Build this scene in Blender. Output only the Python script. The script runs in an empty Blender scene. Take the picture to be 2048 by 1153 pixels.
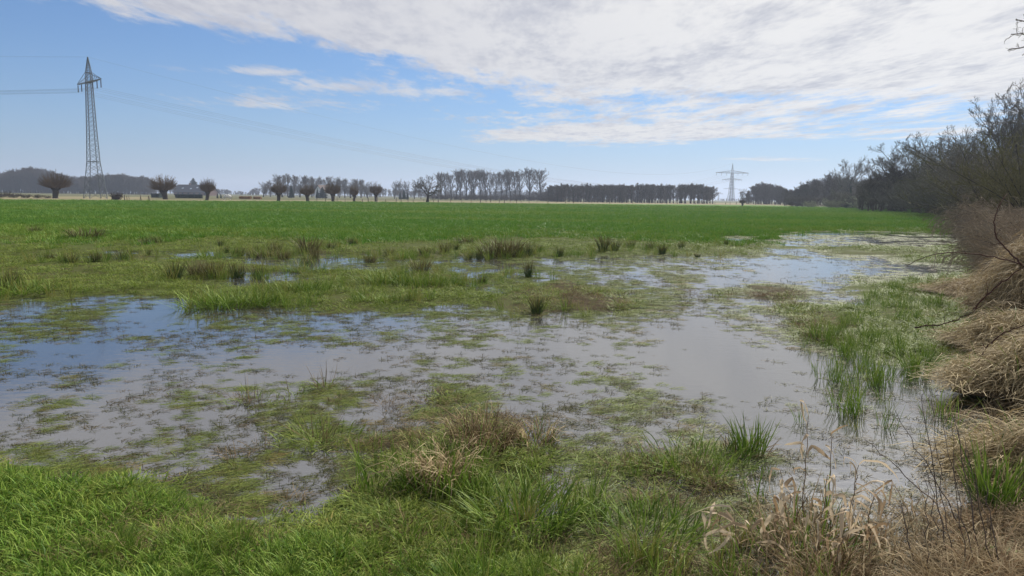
import bpy, math, random
import numpy as np
from mathutils import Vector, Matrix

# ---------------------------------------------------------------- camera
S = bpy.context.scene
COL = S.collection
FPX, CX, CY, EYE = 1479.0, 1024.0, 576.5, 1.70
PITCH, ROLL = math.radians(7.0), math.radians(0.74)
_f = np.array((0.0, math.cos(PITCH), -math.sin(PITCH)))
_u0 = np.array((0.0, math.sin(PITCH), math.cos(PITCH)))
_r0 = np.array((1.0, 0.0, 0.0))
_up = _u0*math.cos(ROLL) - _r0*math.sin(ROLL)
_rt = _r0*math.cos(ROLL) + _u0*math.sin(ROLL)
cam_d = bpy.data.cameras.new('camera')
cam = bpy.data.objects.new('camera', cam_d)
COL.objects.link(cam)
cam_d.sensor_width = 36.0
cam_d.lens = FPX/2048*36.0
cam_d.clip_start = 0.05
cam_d.clip_end = 12000
cam.matrix_world = Matrix(((_rt[0], _up[0], -_f[0], 0), (_rt[1], _up[1], -_f[1], 0), (_rt[2], _up[2], -_f[2], EYE), (0, 0, 0, 1)))
S.camera = cam

def at(px, py, z=0.0):
    """point of the ground seen at a place of the photograph"""
    d = _f*FPX + _rt*(px-CX) + _up*(CY-py)
    t = (z-EYE)/d[2]
    return (d[0]*t, d[1]*t, z)
def ray(px, py, Y):
    """point at depth Y (metres ahead) on the line of sight"""
    d = _f*FPX + _rt*(px-CX) + _up*(CY-py)
    t = Y/d[1]
    return (d[0]*t, Y, EYE+d[2]*t)
def proj(x, y, z=0.0):
    q = np.stack([np.asarray(x, float)+0*y, np.asarray(y, float)+0*x, np.zeros_like(np.asarray(x, float)+0*y)+z-EYE], -1)
    dep = np.maximum(q@_f, 0.3)
    return CX+FPX*(q@_rt)/dep, CY-FPX*(q@_up)/dep

# ---------------------------------------------------------------- node helpers
class E:
    nt = None
    def __init__(s, sock): s.s = sock
    @staticmethod
    def m(op, *a, clamp=False):
        n = E.nt.nodes.new('ShaderNodeMath'); n.operation = op; n.use_clamp = clamp
        for i, v in enumerate(a):
            if isinstance(v, E): E.nt.links.new(v.s, n.inputs[i])
            else: n.inputs[i].default_value = v
        return E(n.outputs[0])
    def __add__(s, o): return E.m('ADD', s, o)
    def __radd__(s, o): return E.m('ADD', o, s)
    def __sub__(s, o): return E.m('SUBTRACT', s, o)
    def __rsub__(s, o): return E.m('SUBTRACT', o, s)
    def __mul__(s, o): return E.m('MULTIPLY', s, o)
    def __rmul__(s, o): return E.m('MULTIPLY', o, s)
    def __truediv__(s, o): return E.m('DIVIDE', s, o)
    def __rtruediv__(s, o): return E.m('DIVIDE', o, s)
    def __pow__(s, o): return E.m('POWER', s, o)
def smooth(x, a, b):
    n = E.nt.nodes.new('ShaderNodeMapRange'); n.interpolation_type = 'SMOOTHSTEP'
    E.nt.links.new(x.s, n.inputs[0]); n.inputs[1].default_value = a; n.inputs[2].default_value = b
    return E(n.outputs[0])
def vec(x, y, z=0.0):
    n = E.nt.nodes.new('ShaderNodeCombineXYZ')
    for i, v in enumerate((x, y, z)):
        if isinstance(v, E): E.nt.links.new(v.s, n.inputs[i])
        else: n.inputs[i].default_value = v
    return E(n.outputs[0])
def noise(v, scale=1.0, detail=4.0, rough=0.5, dist=0.0):
    n = E.nt.nodes.new('ShaderNodeTexNoise')
    if v is not None: E.nt.links.new(v.s, n.inputs['Vector'])
    n.inputs['Scale'].default_value = scale; n.inputs['Detail'].default_value = detail
    n.inputs['Roughness'].default_value = rough; n.inputs['Distortion'].default_value = dist
    return E(n.outputs['Fac'])
def curve(x, pts):
    n = E.nt.nodes.new('ShaderNodeFloatCurve')
    E.nt.links.new(x.s, n.inputs['Value'])
    c = n.mapping.curves[0]
    for i, p in enumerate(pts):
        if i < 2: c.points[i].location = p
        else: c.points.new(*p)
    for p in c.points: p.handle_type = 'AUTO'
    n.mapping.update()
    return E(n.outputs[0])
def mixc(f, a, b):
    n = E.nt.nodes.new('ShaderNodeMix'); n.data_type = 'RGBA'
    if isinstance(f, E): E.nt.links.new(f.s, n.inputs[0])
    else: n.inputs[0].default_value = f
    for v, k in ((a, 6), (b, 7)):
        if isinstance(v, E): E.nt.links.new(v.s, n.inputs[k])
        else: n.inputs[k].default_value = (*v, 1)
    return E(n.outputs[2])
def attr(name, typ='GEOMETRY'):
    n = E.nt.nodes.new('ShaderNodeAttribute'); n.attribute_name = name; n.attribute_type = typ
    return E(n.outputs['Fac'])

# ---------------------------------------------------------------- sky, clouds, sun, exposure
SUN_EL, SUN_AZ = math.radians(38), math.radians(34)      # azimuth: clockwise from straight ahead
W = bpy.data.worlds.new('World'); S.world = W; W.use_nodes = True
nt = W.node_tree; E.nt = nt
for n in list(nt.nodes): nt.nodes.remove(n)
out = nt.nodes.new('ShaderNodeOutputWorld')
sky = nt.nodes.new('ShaderNodeTexSky'); sky.sky_type = 'NISHITA'; sky.sun_disc = False
sky.sun_elevation = SUN_EL; sky.sun_rotation = SUN_AZ
sky.air_density = 1.0; sky.dust_density = 0.0; sky.ozone_density = 3.0; sky.altitude = 20
bg = nt.nodes.new('ShaderNodeBackground'); bg.inputs[1].default_value = 0.071
tc = nt.nodes.new('ShaderNodeTexCoord')
sp = nt.nodes.new('ShaderNodeSeparateXYZ'); nt.links.new(tc.outputs['Generated'], sp.inputs[0])
dx, dy, dz = (E(sp.outputs[i]) for i in range(3))
z = E.m('MAXIMUM', dz, 0.03)
# clear sky: the physical sky, blended towards the pale band of moist air low down
sm = nt.nodes.new('ShaderNodeMix'); sm.data_type = 'RGBA'; sm.blend_type = 'MULTIPLY'; sm.inputs[0].default_value = 1.0
nt.links.new(sky.outputs[0], sm.inputs[6]); sm.inputs[7].default_value = (0.56, 0.88, 1.22, 1)
east = smooth(dx*0.8+0.25, -0.2, 0.9)
band = mixc(east, (4.3, 5.2, 7.0), (6.2, 6.9, 8.2))
hz = E.m('EXPONENT', dz*-11.0)
clear = mixc(E.m('MINIMUM', hz*0.92+0.06, 0.95), E(sm.outputs[2]), band)
nt.links.new(clear.s, bg.inputs[0])
u, v = dx/z, dy/z                                        # place on a flat layer of cloud overhead
P = vec(u, v*0.7)
nb = noise(P, 0.55, 3, 0.5)                               # broad
nm = noise(vec(u*1.5+3.1, v*0.62+7.7), 1.5, 9, 0.66, 0.25)   # ragged
nf = noise(vec(u*1.6+11.0, v*0.6), 5.5, 6, 0.62)
ue = curve(v*0.05, [(0, .30), (.10, .255), (.15, .245), (.19, .28), (.245, .355), (.31, .425), (.40, .462), (.48, .475), (.6, .445), (.72, .42), (1, .4)])*12.0-6.0
ve = curve((u+4.0)/16.0, [(0, .70), (.19, .72), (.3, .725), (.42, .71), (.52, .62), (.64, .60), (1, .60)])*20.0
s1 = (u-ue+0.10)*1.05
s2 = (ve-v)*0.42
bank = E.m('MINIMUM', E.m('MINIMUM', s1, s2), 1.6)
lacy = E.m('MULTIPLY', smooth(v, 5.5, 7.5), smooth(v*-1.0, -12.5, -9.5))  # thinner belt with holes
field = bank*(1.0-lacy*0.72) + (nm-0.5)*2.6 + (nb-0.5)*0.9 + (nf-0.5)*0.9
cov1 = smooth(field, -0.05, 0.75)
def blob(cu, cv, ru, rv):
    a = (u-cu)/ru; b = (v-cv)/rv
    return E.m('EXPONENT', (a*a+b*b)*-1.0)
wis = E.m('MAXIMUM', E.m('MAXIMUM', blob(-1.55, 7.0, 0.95, 0.75), blob(-0.85, 7.4, 0.8, 0.7)*0.95), E.m('MAXIMUM', blob(-2.1, 6.25, 0.7, 0.3), E.m('MAXIMUM', blob(-2.55, 8.4, 1.1, 0.75), E.m('MAXIMUM', blob(-4.1, 5.5, .45, .3), blob(6.3, 18.3, 1.5, 1.2)))))
cov2 = smooth(wis*1.0+(nm-0.5)*2.4+(nf-.5)*1.1, 0.35, 1.25)*0.85
cov = E.m('MAXIMUM', cov1, cov2)
thick = noise(vec(u*1.3+1.0, v*0.6), 1.3, 7, 0.62, 0.3)
fine = noise(vec(u*2.2, v*0.9), 9.0, 5, .6)
shade = smooth(thick*0.60+nf*0.28+fine*.12, 0.43, 0.66)
sunu, sunv = math.sin(SUN_AZ)/math.tan(SUN_EL), math.cos(SUN_AZ)/math.tan(SUN_EL)
# towards the sun the layer is brighter and warmer
sd = nt.nodes.new('ShaderNodeVectorMath'); sd.operation = 'DOT_PRODUCT'
nt.links.new(tc.outputs['Generated'], sd.inputs[0])
sd.inputs[1].default_value = (math.sin(SUN_AZ)*math.cos(SUN_EL), math.cos(SUN_AZ)*math.cos(SUN_EL), math.sin(SUN_EL))
near_sun = smooth(E(sd.outputs['Value']), 0.62, 0.98)
low = smooth(v, 4.0, 13.0)
cwhite = mixc(low, (0.68, 0.675, 0.70), (0.74, 0.72, 0.70))
cgrey = mixc(near_sun, (0.49, 0.50, 0.57), (0.53, 0.54, 0.59))
cbr = mixc(near_sun, cwhite, (0.92, 0.90, 0.87))
ccol = mixc(shade, cbr, cgrey)
# unseen overhead cloud shaped for its light: brilliant around the veiled sun, dimmed elsewhere
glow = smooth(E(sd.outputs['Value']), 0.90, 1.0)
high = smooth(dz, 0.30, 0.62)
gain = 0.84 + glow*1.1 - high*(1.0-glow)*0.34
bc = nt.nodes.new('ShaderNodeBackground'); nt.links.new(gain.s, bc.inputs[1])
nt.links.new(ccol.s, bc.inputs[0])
mx = nt.nodes.new('ShaderNodeMixShader')
thin = E.m('MULTIPLY', cov, 0.96)
# below the horizon: plain ground-coloured light
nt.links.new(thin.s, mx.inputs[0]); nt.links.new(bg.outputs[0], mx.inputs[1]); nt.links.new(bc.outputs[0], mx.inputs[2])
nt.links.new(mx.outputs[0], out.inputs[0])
W.cycles.sampling_method = 'MANUAL'; W.cycles.sample_map_resolution = 512

sl = bpy.data.lights.new('sun', 'SUN'); sun = bpy.data.objects.new('sun', sl); COL.objects.link(sun)
sl.energy = 5.0; sl.angle = math.radians(2.0); sl.color = (1.0, 0.95, 0.87)
sun.rotation_euler = (math.pi/2-SUN_EL, 0, -SUN_AZ+math.pi)
sdv = Vector((math.sin(SUN_AZ)*math.cos(SUN_EL), math.cos(SUN_AZ)*math.cos(SUN_EL), math.sin(SUN_EL)))
sun.rotation_euler = sdv.to_track_quat('Z', 'Y').to_euler()
S.view_settings.view_transform = 'Standard'; S.view_settings.look = 'None'
S.view_settings.exposure = 0.25; S.view_settings.gamma = 1.0
S.render.film_transparent = False
S.cycles.max_bounces = 6; S.cycles.diffuse_bounces = 2; S.cycles.glossy_bounces = 2
S.cycles.transmission_bounces = 3; S.cycles.volume_bounces = 0; S.cycles.transparent_max_bounces = 4
S.cycles.use_denoising = True

# ---------------------------------------------------------------- numpy helpers
rng = np.random.default_rng(7)
def vnoise(x, y, seed=0):
    """smooth value noise, 0..1"""
    xi = np.floor(x).astype(np.int64); yi = np.floor(y).astype(np.int64)
    fx = x-xi; fy = y-yi; fx = fx*fx*(3-2*fx); fy = fy*fy*(3-2*fy)
    def h(a, b):
        n = (a*374761393 + b*668265263 + seed*974634777) & 0xffffffff
        n = ((n ^ (n >> 13))*1274126177) & 0xffffffff
        n = n ^ (n >> 16)
        return (n & 0xffff)/65535.0
    return (h(xi, yi)*(1-fx)+h(xi+1, yi)*fx)*(1-fy) + (h(xi, yi+1)*(1-fx)+h(xi+1, yi+1)*fx)*fy
def fbm(x, y, seed=0, o=4, g=0.5):
    a, s, t = 1.0, 0.0, 0.0
    for i in range(o):
        s = s + a*vnoise(x*2**i+i*17.3, y*2**i-i*9.1, seed+i); t += a; a *= g
    return s/t
def nrm(a): return a/np.maximum(np.linalg.norm(a, axis=-1, keepdims=True), 1e-9)

def raw_mesh(name, V, F, attrs=None, mats=None, midx=None, smooth_=False):
    """V (n,3); F list of arrays (m,3) or (m,4)"""
    me = bpy.data.meshes.new(name)
    if not isinstance(F, (list, tuple)): F = [F]
    F = [f for f in F if len(f)]
    V = np.asarray(V, np.float32)
    me.vertices.add(len(V)); me.vertices.foreach_set('co', V.ravel())
    loops = np.concatenate([f.ravel() for f in F]).astype(np.int32)
    tot = np.concatenate([np.full(len(f), f.shape[1]) for f in F]).astype(np.int32)
    start = np.concatenate([[0], np.cumsum(tot)[:-1]]).astype(np.int32)
    me.loops.add(len(loops)); me.loops.foreach_set('vertex_index', loops)
    me.polygons.add(len(tot)); me.polygons.foreach_set('loop_start', start); me.polygons.foreach_set('loop_total', tot)
    if midx is not None: me.polygons.foreach_set('material_index', np.asarray(midx, np.int32))
    for k, a in (attrs or {}).items():
        a = np.asarray(a, np.float32)
        t = me.attributes.new(k, 'FLOAT', 'POINT'); t.data.foreach_set('value', a)
    for m in (mats or []): me.materials.append(m)
    me.update(calc_edges=True)
    me.polygons.foreach_set('use_smooth', np.full(len(tot), smooth_)) 
    return me

class MB:
    """collects geometry for ONE mesh"""
    def __init__(s): s.V = []; s.Q = []; s.T = []; s.A = []; s.n = 0
    def add(s, V, Q=None, T=None, a=None):
        V = np.asarray(V, float).reshape(-1, 3)
        if Q is not None and len(Q): s.Q.append(np.asarray(Q)+s.n)
        if T is not None and len(T): s.T.append(np.asarray(T)+s.n)
        s.V.append(V); s.A.append(np.full(len(V), .5) if a is None else np.broadcast_to(np.asarray(a, float), (len(V),)).copy()); s.n += len(V); return s
    def box(s, c, d, rz=0.0, tilt=(0, 0), taper=1.0):
        x, y, zz = d[0]/2, d[1]/2, d[2]/2
        P = np.array([(i*x*(taper if k > 0 else 1), j*y*(taper if k > 0 else 1), k*zz) for k in (-1, 1) for j in (-1, 1) for i in (-1, 1)])
        M = np.array(Matrix.Rotation(rz, 3, 'Z') @ Matrix.Rotation(tilt[0], 3, 'X') @ Matrix.Rotation(tilt[1], 3, 'Y'))
        P = P@M.T + np.array(c)
        return s.add(P, [(0, 2, 3, 1), (4, 5, 7, 6), (0, 1, 5, 4), (2, 6, 7, 3), (0, 4, 6, 2), (1, 3, 7, 5)])
    def tubes(s, P, R, sides=4, a=None, cap=True):
        P = np.asarray(P, float); R = np.asarray(R, float)
        if P.ndim == 2: P = P[None]; R = R[None]
        N, k = R.shape
        if N == 0: return s
        t = np.empty_like(P); t[:, 1:-1] = P[:, 2:]-P[:, :-2]; t[:, 0] = P[:, 1]-P[:, 0]; t[:, -1] = P[:, -1]-P[:, -2]
        t = nrm(t)
        main = nrm(P[:, -1]-P[:, 0])
        ref = np.where(np.abs(main[:, 2:3]) > .8, np.array([[1., 0, 0]]), np.array([[0, 0, 1.]]))[:, None, :]
        n1 = nrm(np.cross(t, ref)); n2 = np.cross(t, n1)
        an = np.arange(sides)*2*math.pi/sides
        V = P[:, :, None, :] + R[:, :, None, None]*(n1[:, :, None, :]*np.cos(an)[:, None] + n2[:, :, None, :]*np.sin(an)[:, None])
        idx = np.arange(N*k*sides).reshape(N, k, sides)
        q = np.stack([idx[:, :-1, :], np.roll(idx, -1, 2)[:, :-1, :], np.roll(idx, -1, 2)[:, 1:, :], idx[:, 1:, :]], -1).reshape(-1, 4)
        aa = None if a is None else np.broadcast_to(np.asarray(a, float).reshape(-1, 1, 1) if np.ndim(a) else a, (N, k, sides)).ravel()
        T = None
        if cap and sides == 3: T = np.concatenate([idx[:, -1, :].reshape(-1, 3), idx[:, 0, ::-1].reshape(-1, 3)])
        if cap and sides == 4: q = np.concatenate([q, idx[:, -1, :], idx[:, 0, ::-1]])
        if cap and sides > 4:
            e = np.concatenate([idx[:, -1, :], idx[:, 0, ::-1]]); T = np.concatenate([np.stack([e[:, 0], e[:, i], e[:, i+1]], -1) for i in range(1, sides-1)])
        return s.add(V, q, T, aa)
    def bar(s, a, b, r, sides=4): return s.tubes([[a, b]], [[r, r]], sides)
    def mesh(s, name, mat, smooth_=False, extra=None):
        F = []
        if s.Q: F.append(np.concatenate(s.Q))
        if s.T: F.append(np.concatenate(s.T))
        return raw_mesh(name, np.concatenate(s.V), F, {'bv': np.concatenate(s.A)}, [mat], None, smooth_)
    def build(s, name, mat, parent=None, smooth_=False, loc=None):
        o = bpy.data.objects.new(name, s.mesh(name, mat, smooth_)); COL.objects.link(o)
        if parent: o.parent = parent
        if loc is not None: o.location = loc
        return o

def tag(o, label=None, cat=None, group=None, kind=None):
    for k, v in (('label', label), ('category', cat), ('group', group), ('kind', kind)):
        if v: o[k] = v
    return o
def empty(name, loc, rz=0.0, label=None, cat=None, group=None):
    o = bpy.data.objects.new(name, None); COL.objects.link(o); o.location = loc; o.rotation_euler = (0, 0, rz)
    o.empty_display_size = .2
    return tag(o, label, cat, group)
def kids(o): return [c for c in bpy.data.objects if c.parent == o]
def dup(o, loc, rz=0.0, sc=1.0, label=None, group=None, _par=None, cat=None):
    c = o.copy(); COL.objects.link(c)
    if _par is not None: c.parent = _par
    else:
        c.location = loc; c.rotation_euler = (0, 0, rz); c.scale = (sc, sc, sc) if np.ndim(sc) == 0 else sc
        if label: c['label'] = label
        if group: c['group'] = group
    for ch in KIDS.get(o.name, kids(o)): dup(ch, None, _par=c)
    return c
KIDS = {}

# ---------------------------------------------------------------- materials
def new_mat(name):
    m = bpy.data.materials.new(name); m.use_nodes = True; E.nt = m.node_tree
    for n in list(E.nt.nodes): E.nt.nodes.remove(n)
    return m
def finish(col, rough=0.8, bump=None, bump_d=0.01, spec=0.3, trans=None, metal=0.0):
    nt = E.nt
    o = nt.nodes.new('ShaderNodeOutputMaterial')
    p = nt.nodes.new('ShaderNodeBsdfPrincipled')
    if isinstance(col, E): nt.links.new(col.s, p.inputs['Base Color'])
    else: p.inputs['Base Color'].default_value = (*col, 1)
    if isinstance(rough, E): nt.links.new(rough.s, p.inputs['Roughness'])
    else: p.inputs['Roughness'].default_value = rough
    p.inputs['Specular IOR Level'].default_value = spec
    p.inputs['Metallic'].default_value = metal
    if bump is not None:
        b = nt.nodes.new('ShaderNodeBump'); b.inputs['Distance'].default_value = bump_d; b.inputs['Strength'].default_value = 1.0
        nt.links.new(bump.s, b.inputs['Height']); nt.links.new(b.outputs[0], p.inputs['Normal'])
    if trans:
        t = nt.nodes.new('ShaderNodeBsdfTranslucent'); mx = nt.nodes.new('ShaderNodeMixShader'); mx.inputs[0].default_value = trans
        if isinstance(col, E): nt.links.new(col.s, t.inputs[0])
        else: t.inputs[0].default_value = (*col, 1)
        nt.links.new(p.outputs[0], mx.inputs[1]); nt.links.new(t.outputs[0], mx.inputs[2]); nt.links.new(mx.outputs[0], o.inputs[0])
    else: nt.links.new(p.outputs[0], o.inputs[0])
def objpos(kind='Object'):
    t = E.nt.nodes.new('ShaderNodeTexCoord'); return E(t.outputs[kind])
def xyz(v):
    n = E.nt.nodes.new('ShaderNodeSeparateXYZ'); E.nt.links.new(v.s, n.inputs[0]); return [E(n.outputs[i]) for i in range(3)]
def blade_mat(name, c0, c1, tip, c2=None, tipamt=0.7, trans=0.22, rough=0.55, tip0=0.45):
    """grass blades: bv = colour of the blade, bt = place along it, tint = of the tuft"""
    m = new_mat(name)
    bv, bt, ti = attr('bv'), attr('bt'), attr('tint', 'INSTANCER')
    col = mixc(bv, c0, c1)
    if c2 is not None: col = mixc(smooth(ti*0.75+bv*0.25, 0.45, 0.95), col, c2)
    f = smooth(bt+(bv-0.5)*0.5, tip0, 1.1)*tipamt
    col = mixc(f, col, tip)
    finish(col, rough, trans=trans, spec=0.12)
    return m
def bark_mat(name, c0, c1, scale=6.0):
    m = new_mat(name)
    n = noise(objpos(), scale, 5, .6)
    col = mixc(n*0.6+attr('bv')*0.4, c0, c1)
    finish(col, 0.9, spec=0.15)
    return m

# ---------------------------------------------------------------- blades of grass
def blades(mb, n, rad, L, w, lean=(0.05, 0.5), curl=(0.2, 1.0), segs=4, az=None, azj=math.pi, flat=0.0, base=None, wob=0.15, z0=0.0, r=None, outward=True, kink=0.0):
    r = r or rng
    ph = r.uniform(0, 2*math.pi, n); rr = rad*np.sqrt(r.random(n))
    B = np.stack([rr*np.cos(ph), rr*np.sin(ph), np.full(n, z0)], -1) if base is None else base
    if az is None: a = (ph if outward else r.uniform(0, 2*math.pi, n)) + r.normal(0, .7, n)
    else: a = az + r.uniform(-azj, azj, n)
    ln = r.uniform(L[0], L[1], n); wd = r.uniform(w[0], w[1], n)
    th = r.uniform(lean[0], lean[1], n); cu = r.uniform(curl[0], curl[1], n)
    k = segs+1
    P = np.zeros((n, k, 3)); P[:, 0] = B
    ang = a.copy()
    for i in range(1, k):
        t = th + cu*((i-.5)/segs)
        if kink: t = t + np.where(((i-.5)/segs) > r.uniform(.35, .8, n), kink*r.random(n), 0)
        ang = ang + r.normal(0, wob, n)
        st = ln/segs
        d = np.stack([np.sin(t)*np.cos(ang), np.sin(t)*np.sin(ang), np.cos(t)], -1)
        P[:, i] = P[:, i-1] + d*st[:, None]
    if flat: P[:, :, 2] = np.maximum(P[:, :, 2]*flat, 0.002) + z0
    tw = ang + math.pi/2 + r.normal(0, .5, n)
    side = np.stack([np.cos(tw), np.sin(tw), r.normal(0, .15, n)], -1)
    prof = np.array([0.8, 1.0, .9, .65, .12]) if segs == 4 else np.interp(np.linspace(0, 1, k), [0, .3, .7, 1], [.8, 1, .75, .12])
    V = P[:, :, None, :] + side[:, None, None, :]*(wd[:, None, None, None]*prof[None, :, None, None]*np.array([-.5, .5])[None, None, :, None])
    idx = np.arange(n*k*2).reshape(n, k, 2)
    Q = np.stack([idx[:, :-1, 0], idx[:, :-1, 1], idx[:, 1:, 1], idx[:, 1:, 0]], -1).reshape(-1, 4)
    bv = np.repeat(r.random(n), k*2)
    bt = np.tile(np.repeat(np.linspace(0, 1, k), 2), n)
    mb.V.append(V.reshape(-1, 3)); mb.Q.append(Q+mb.n); mb.A.append(bv); mb.n += n*k*2
    mb.bt = getattr(mb, 'bt', []); mb.bt.append(bt)
    return P
def blade_mesh(name, mb, mat):
    return raw_mesh(name, np.concatenate(mb.V), [np.concatenate(mb.Q)], {'bv': np.concatenate(mb.A), 'bt': np.concatenate(mb.bt)}, [mat], None, True)

# ---------------------------------------------------------------- scatter (countless small growth)
def gn_scatter(name, meshes, P, rot, scl, idx, tint, label):
    """one object: points that carry copies of the given tufts"""
    coll = bpy.data.collections.new(name+'_kinds')
    for i, me in enumerate(meshes):
        coll.objects.link(bpy.data.objects.new('%s_kind_%02d' % (name, i), me))
    me = bpy.data.meshes.new(name); n = len(P)
    me.vertices.add(n); me.vertices.foreach_set('co', np.asarray(P, np.float32).ravel())
    for k, a, t in (('scl', scl, 'FLOAT'), ('tint', tint, 'FLOAT')):
        q = me.attributes.new(k, t, 'POINT'); q.data.foreach_set('value', np.asarray(a, np.float32))
    q = me.attributes.new('idx', 'INT', 'POINT'); q.data.foreach_set('value', np.asarray(idx, np.int32))
    q = me.attributes.new('rot', 'FLOAT_VECTOR', 'POINT'); q.data.foreach_set('vector', np.asarray(rot, np.float32).ravel())
    me.update()
    o = bpy.data.objects.new(name, me); COL.objects.link(o)
    ng = bpy.data.node_groups.new(name+'_nodes', 'GeometryNodeTree')
    ng.interface.new_socket('Geometry', in_out='INPUT', socket_type='NodeSocketGeometry')
    ng.interface.new_socket('Geometry', in_out='OUTPUT', socket_type='NodeSocketGeometry')
    gi, go = ng.nodes.new('NodeGroupInput'), ng.nodes.new('NodeGroupOutput')
    ip = ng.nodes.new('GeometryNodeInstanceOnPoints'); ci = ng.nodes.new('GeometryNodeCollectionInfo')
    ci.inputs['Collection'].default_value = coll; ci.inputs['Separate Children'].default_value = True; ci.inputs['Reset Children'].default_value = True
    L = ng.links.new
    L(gi.outputs[0], ip.inputs['Points']); L(ci.outputs[0], ip.inputs['Instance']); ip.inputs['Pick Instance'].default_value = True
    for nm_, ty, sock in (('idx', 'INT', 'Instance Index'), ('rot', 'FLOAT_VECTOR', 'Rotation'), ('scl', 'FLOAT', 'Scale')):
        a = ng.nodes.new('GeometryNodeInputNamedAttribute'); a.data_type = ty; a.inputs[0].default_value = nm_
        L(a.outputs['Attribute'], ip.inputs[sock])
    L(ip.outputs[0], go.inputs[0])
    md = o.modifiers.new('growth', 'NODES'); md.node_group = ng
    tag(o, label, None, None, 'stuff')
    return o

# ---------------------------------------------------------------- what covers the wet meadow, read off the photograph
# columns every 128 px from 0 to 2048; 0 = dry sward, 9 = open water
WR = [
 (432, '00000000000000000'),
 (450, '00000000000000000'),
 (458, '00000000000002100'),
 (468, '00000000000023320'),
 (476, '00000000000046650'),
 (488, '00000000000146760'),
 (497, '00010000000021100'),
 (506, '00572000000232000'),
 (515, '45346523344556400'),
 (524, '10003755355678600'),
 (538, '00002324345688600'),
 (552, '00004212234587500'),
 (566, '00004212234565200'),
 (582, '00012111223422100'),
 (597, '36521111112342000'),
 (612, '54632222112352000'),
 (630, '54743344345541000'),
 (650, '65764554556851000'),
 (680, '68876555667961100'),
 (705, '79877777888983110'),
 (735, '89876766667995310'),
 (765, '78765655566896521'),
 (800, '75655554555687621'),
 (840, '75666564455587742'),
 (875, '67766552234578864'),
 (905, '56776641223348853'),
 (940, '23556741344478852'),
 (980, '00025621545577753'),
 (1020, '00013411445656754'),
 (1060, '00002201355544544'),
 (1110, '00000001354543433'),
 (1160, '00000000123333322'),
]
# how fresh the growth is: 0 = dead and brown, 9 = lush green
GR = [
 (430, '99999999999999999'),
 (470, '88888888888888888'),
 (490, '77777777777677765'),
 (505, '76676666666666666'),
 (540, '66666766665565686'),
 (570, '66676686655446763'),
 (610, '66677666555456742'),
 (650, '66666666555555752'),
 (700, '55555555556555731'),
 (760, '55555545555545552'),
 (820, '55544544555444442'),
 (880, '55455545554444432'),
 (930, '76554577665554322'),
 (980, '88765466655543224'),
 (1030, '88886655566543123'),
 (1090, '88987665555543222'),
 (1160, '99988888765543223'),
]
def raster(tab, px, py):
    ys = np.array([r[0] for r in tab], float)
    A = np.array([[int(c) for c in r[1]] for r in tab], float)
    px = np.clip(px, 0, 2047.9)/128; py = np.clip(py, ys[0], ys[-1]-.01)
    j = np.clip(np.searchsorted(ys, py, 'right')-1, 0, len(ys)-2)
    t = (py-ys[j])/(ys[j+1]-ys[j]); i = px.astype(int); f = px-i; f = f*f*(3-2*f); t = t*t*(3-2*t)
    return (A[j, i]*(1-f)+A[j, i+1]*f)*(1-t) + (A[j+1, i]*(1-f)+A[j+1, i+1]*f)*t
EDGE = np.array([(-3000, 383), (-900, 390), (-200, 400), (0, 402), (400, 404.5), (640, 405.5), (1100, 408), (1500, 411), (1700, 415), (1850, 419), (1893, 424), (1915, 450), (1925, 470), (2300, 700), (2400, 800)], float)
def field_edge(px): return np.interp(px, EDGE[:, 0], EDGE[:, 1])

def cover(x, y):
    """water openness 0..9, freshness 0..9 and photo place of ground points"""
    px, py = proj(x, y)
    near = y < 1.8
    sx = fbm(x*.55, y*.55, 31, 3)-.5; sy = fbm(x*.55+9, y*.55, 37, 3)-.5     # ragged shores
    dd = np.clip(np.hypot(x, y), 3, 60)
    wx, wy = proj(x+sx*dd*.16, y+sy*dd*.13)
    Wv = raster(WR, wx, wy); G = raster(GR, wx, wy)
    sc = 9.0/np.clip(dd, 5, 45)
    n = fbm(x*1.6*sc**.6, y*1.1*sc**.6, 5, 4)-.5
    n2 = fbm(x*.22, y*.22, 8, 3)-.5
    n3 = fbm(x*.55+(y*.12), y*.8-(x*.1), 51, 3)-.5
    amp = np.clip(Wv, 0, 2.5)/2.5*np.clip(9.6-Wv, .2, 2)/2
    Wv = Wv + (n*5.0+n2*1.0+n3*5.0)*amp
    G = G + n*4.0 + n2*3
    Wv = Wv - np.clip((px-2048)/150, 0, 5)*(y > 1.8)*(y < 60)
    Wv = np.where(near, 0, Wv); G = np.where(near, 8, G)
    return np.clip(Wv, 0, 9.5), np.clip(G, 0, 9), px, py
HEAPS = []   # filled by hand below: mounds of the bank
def bank_h(x, y):
    """the ground rises towards the hedge on the right"""
    s = x-(0.57*y+0.5)
    return np.clip(s, 0, 40)*0.10*np.clip((y-3.5)/4, 0, 1)*np.clip(1-(y-60)/60, 0, 1)*np.clip(1.6-s*.05, 0, 1)
def ground_h(x, y, Wv=None):
    if Wv is None: Wv = cover(x, y)[0]
    h = (2.5-Wv)*0.022
    h = np.clip(h, -.09, .05) + (fbm(x*2.2, y*2.2, 3, 3)-.5)*.035 + (fbm(x*6.5, y*6.5, 13, 3)-.5)*.05
    far = np.clip((y-30)/60, 0, 1)
    return h + far*.03 + bank_h(x, y) + np.where(y < 1.8, .05, 0)

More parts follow.
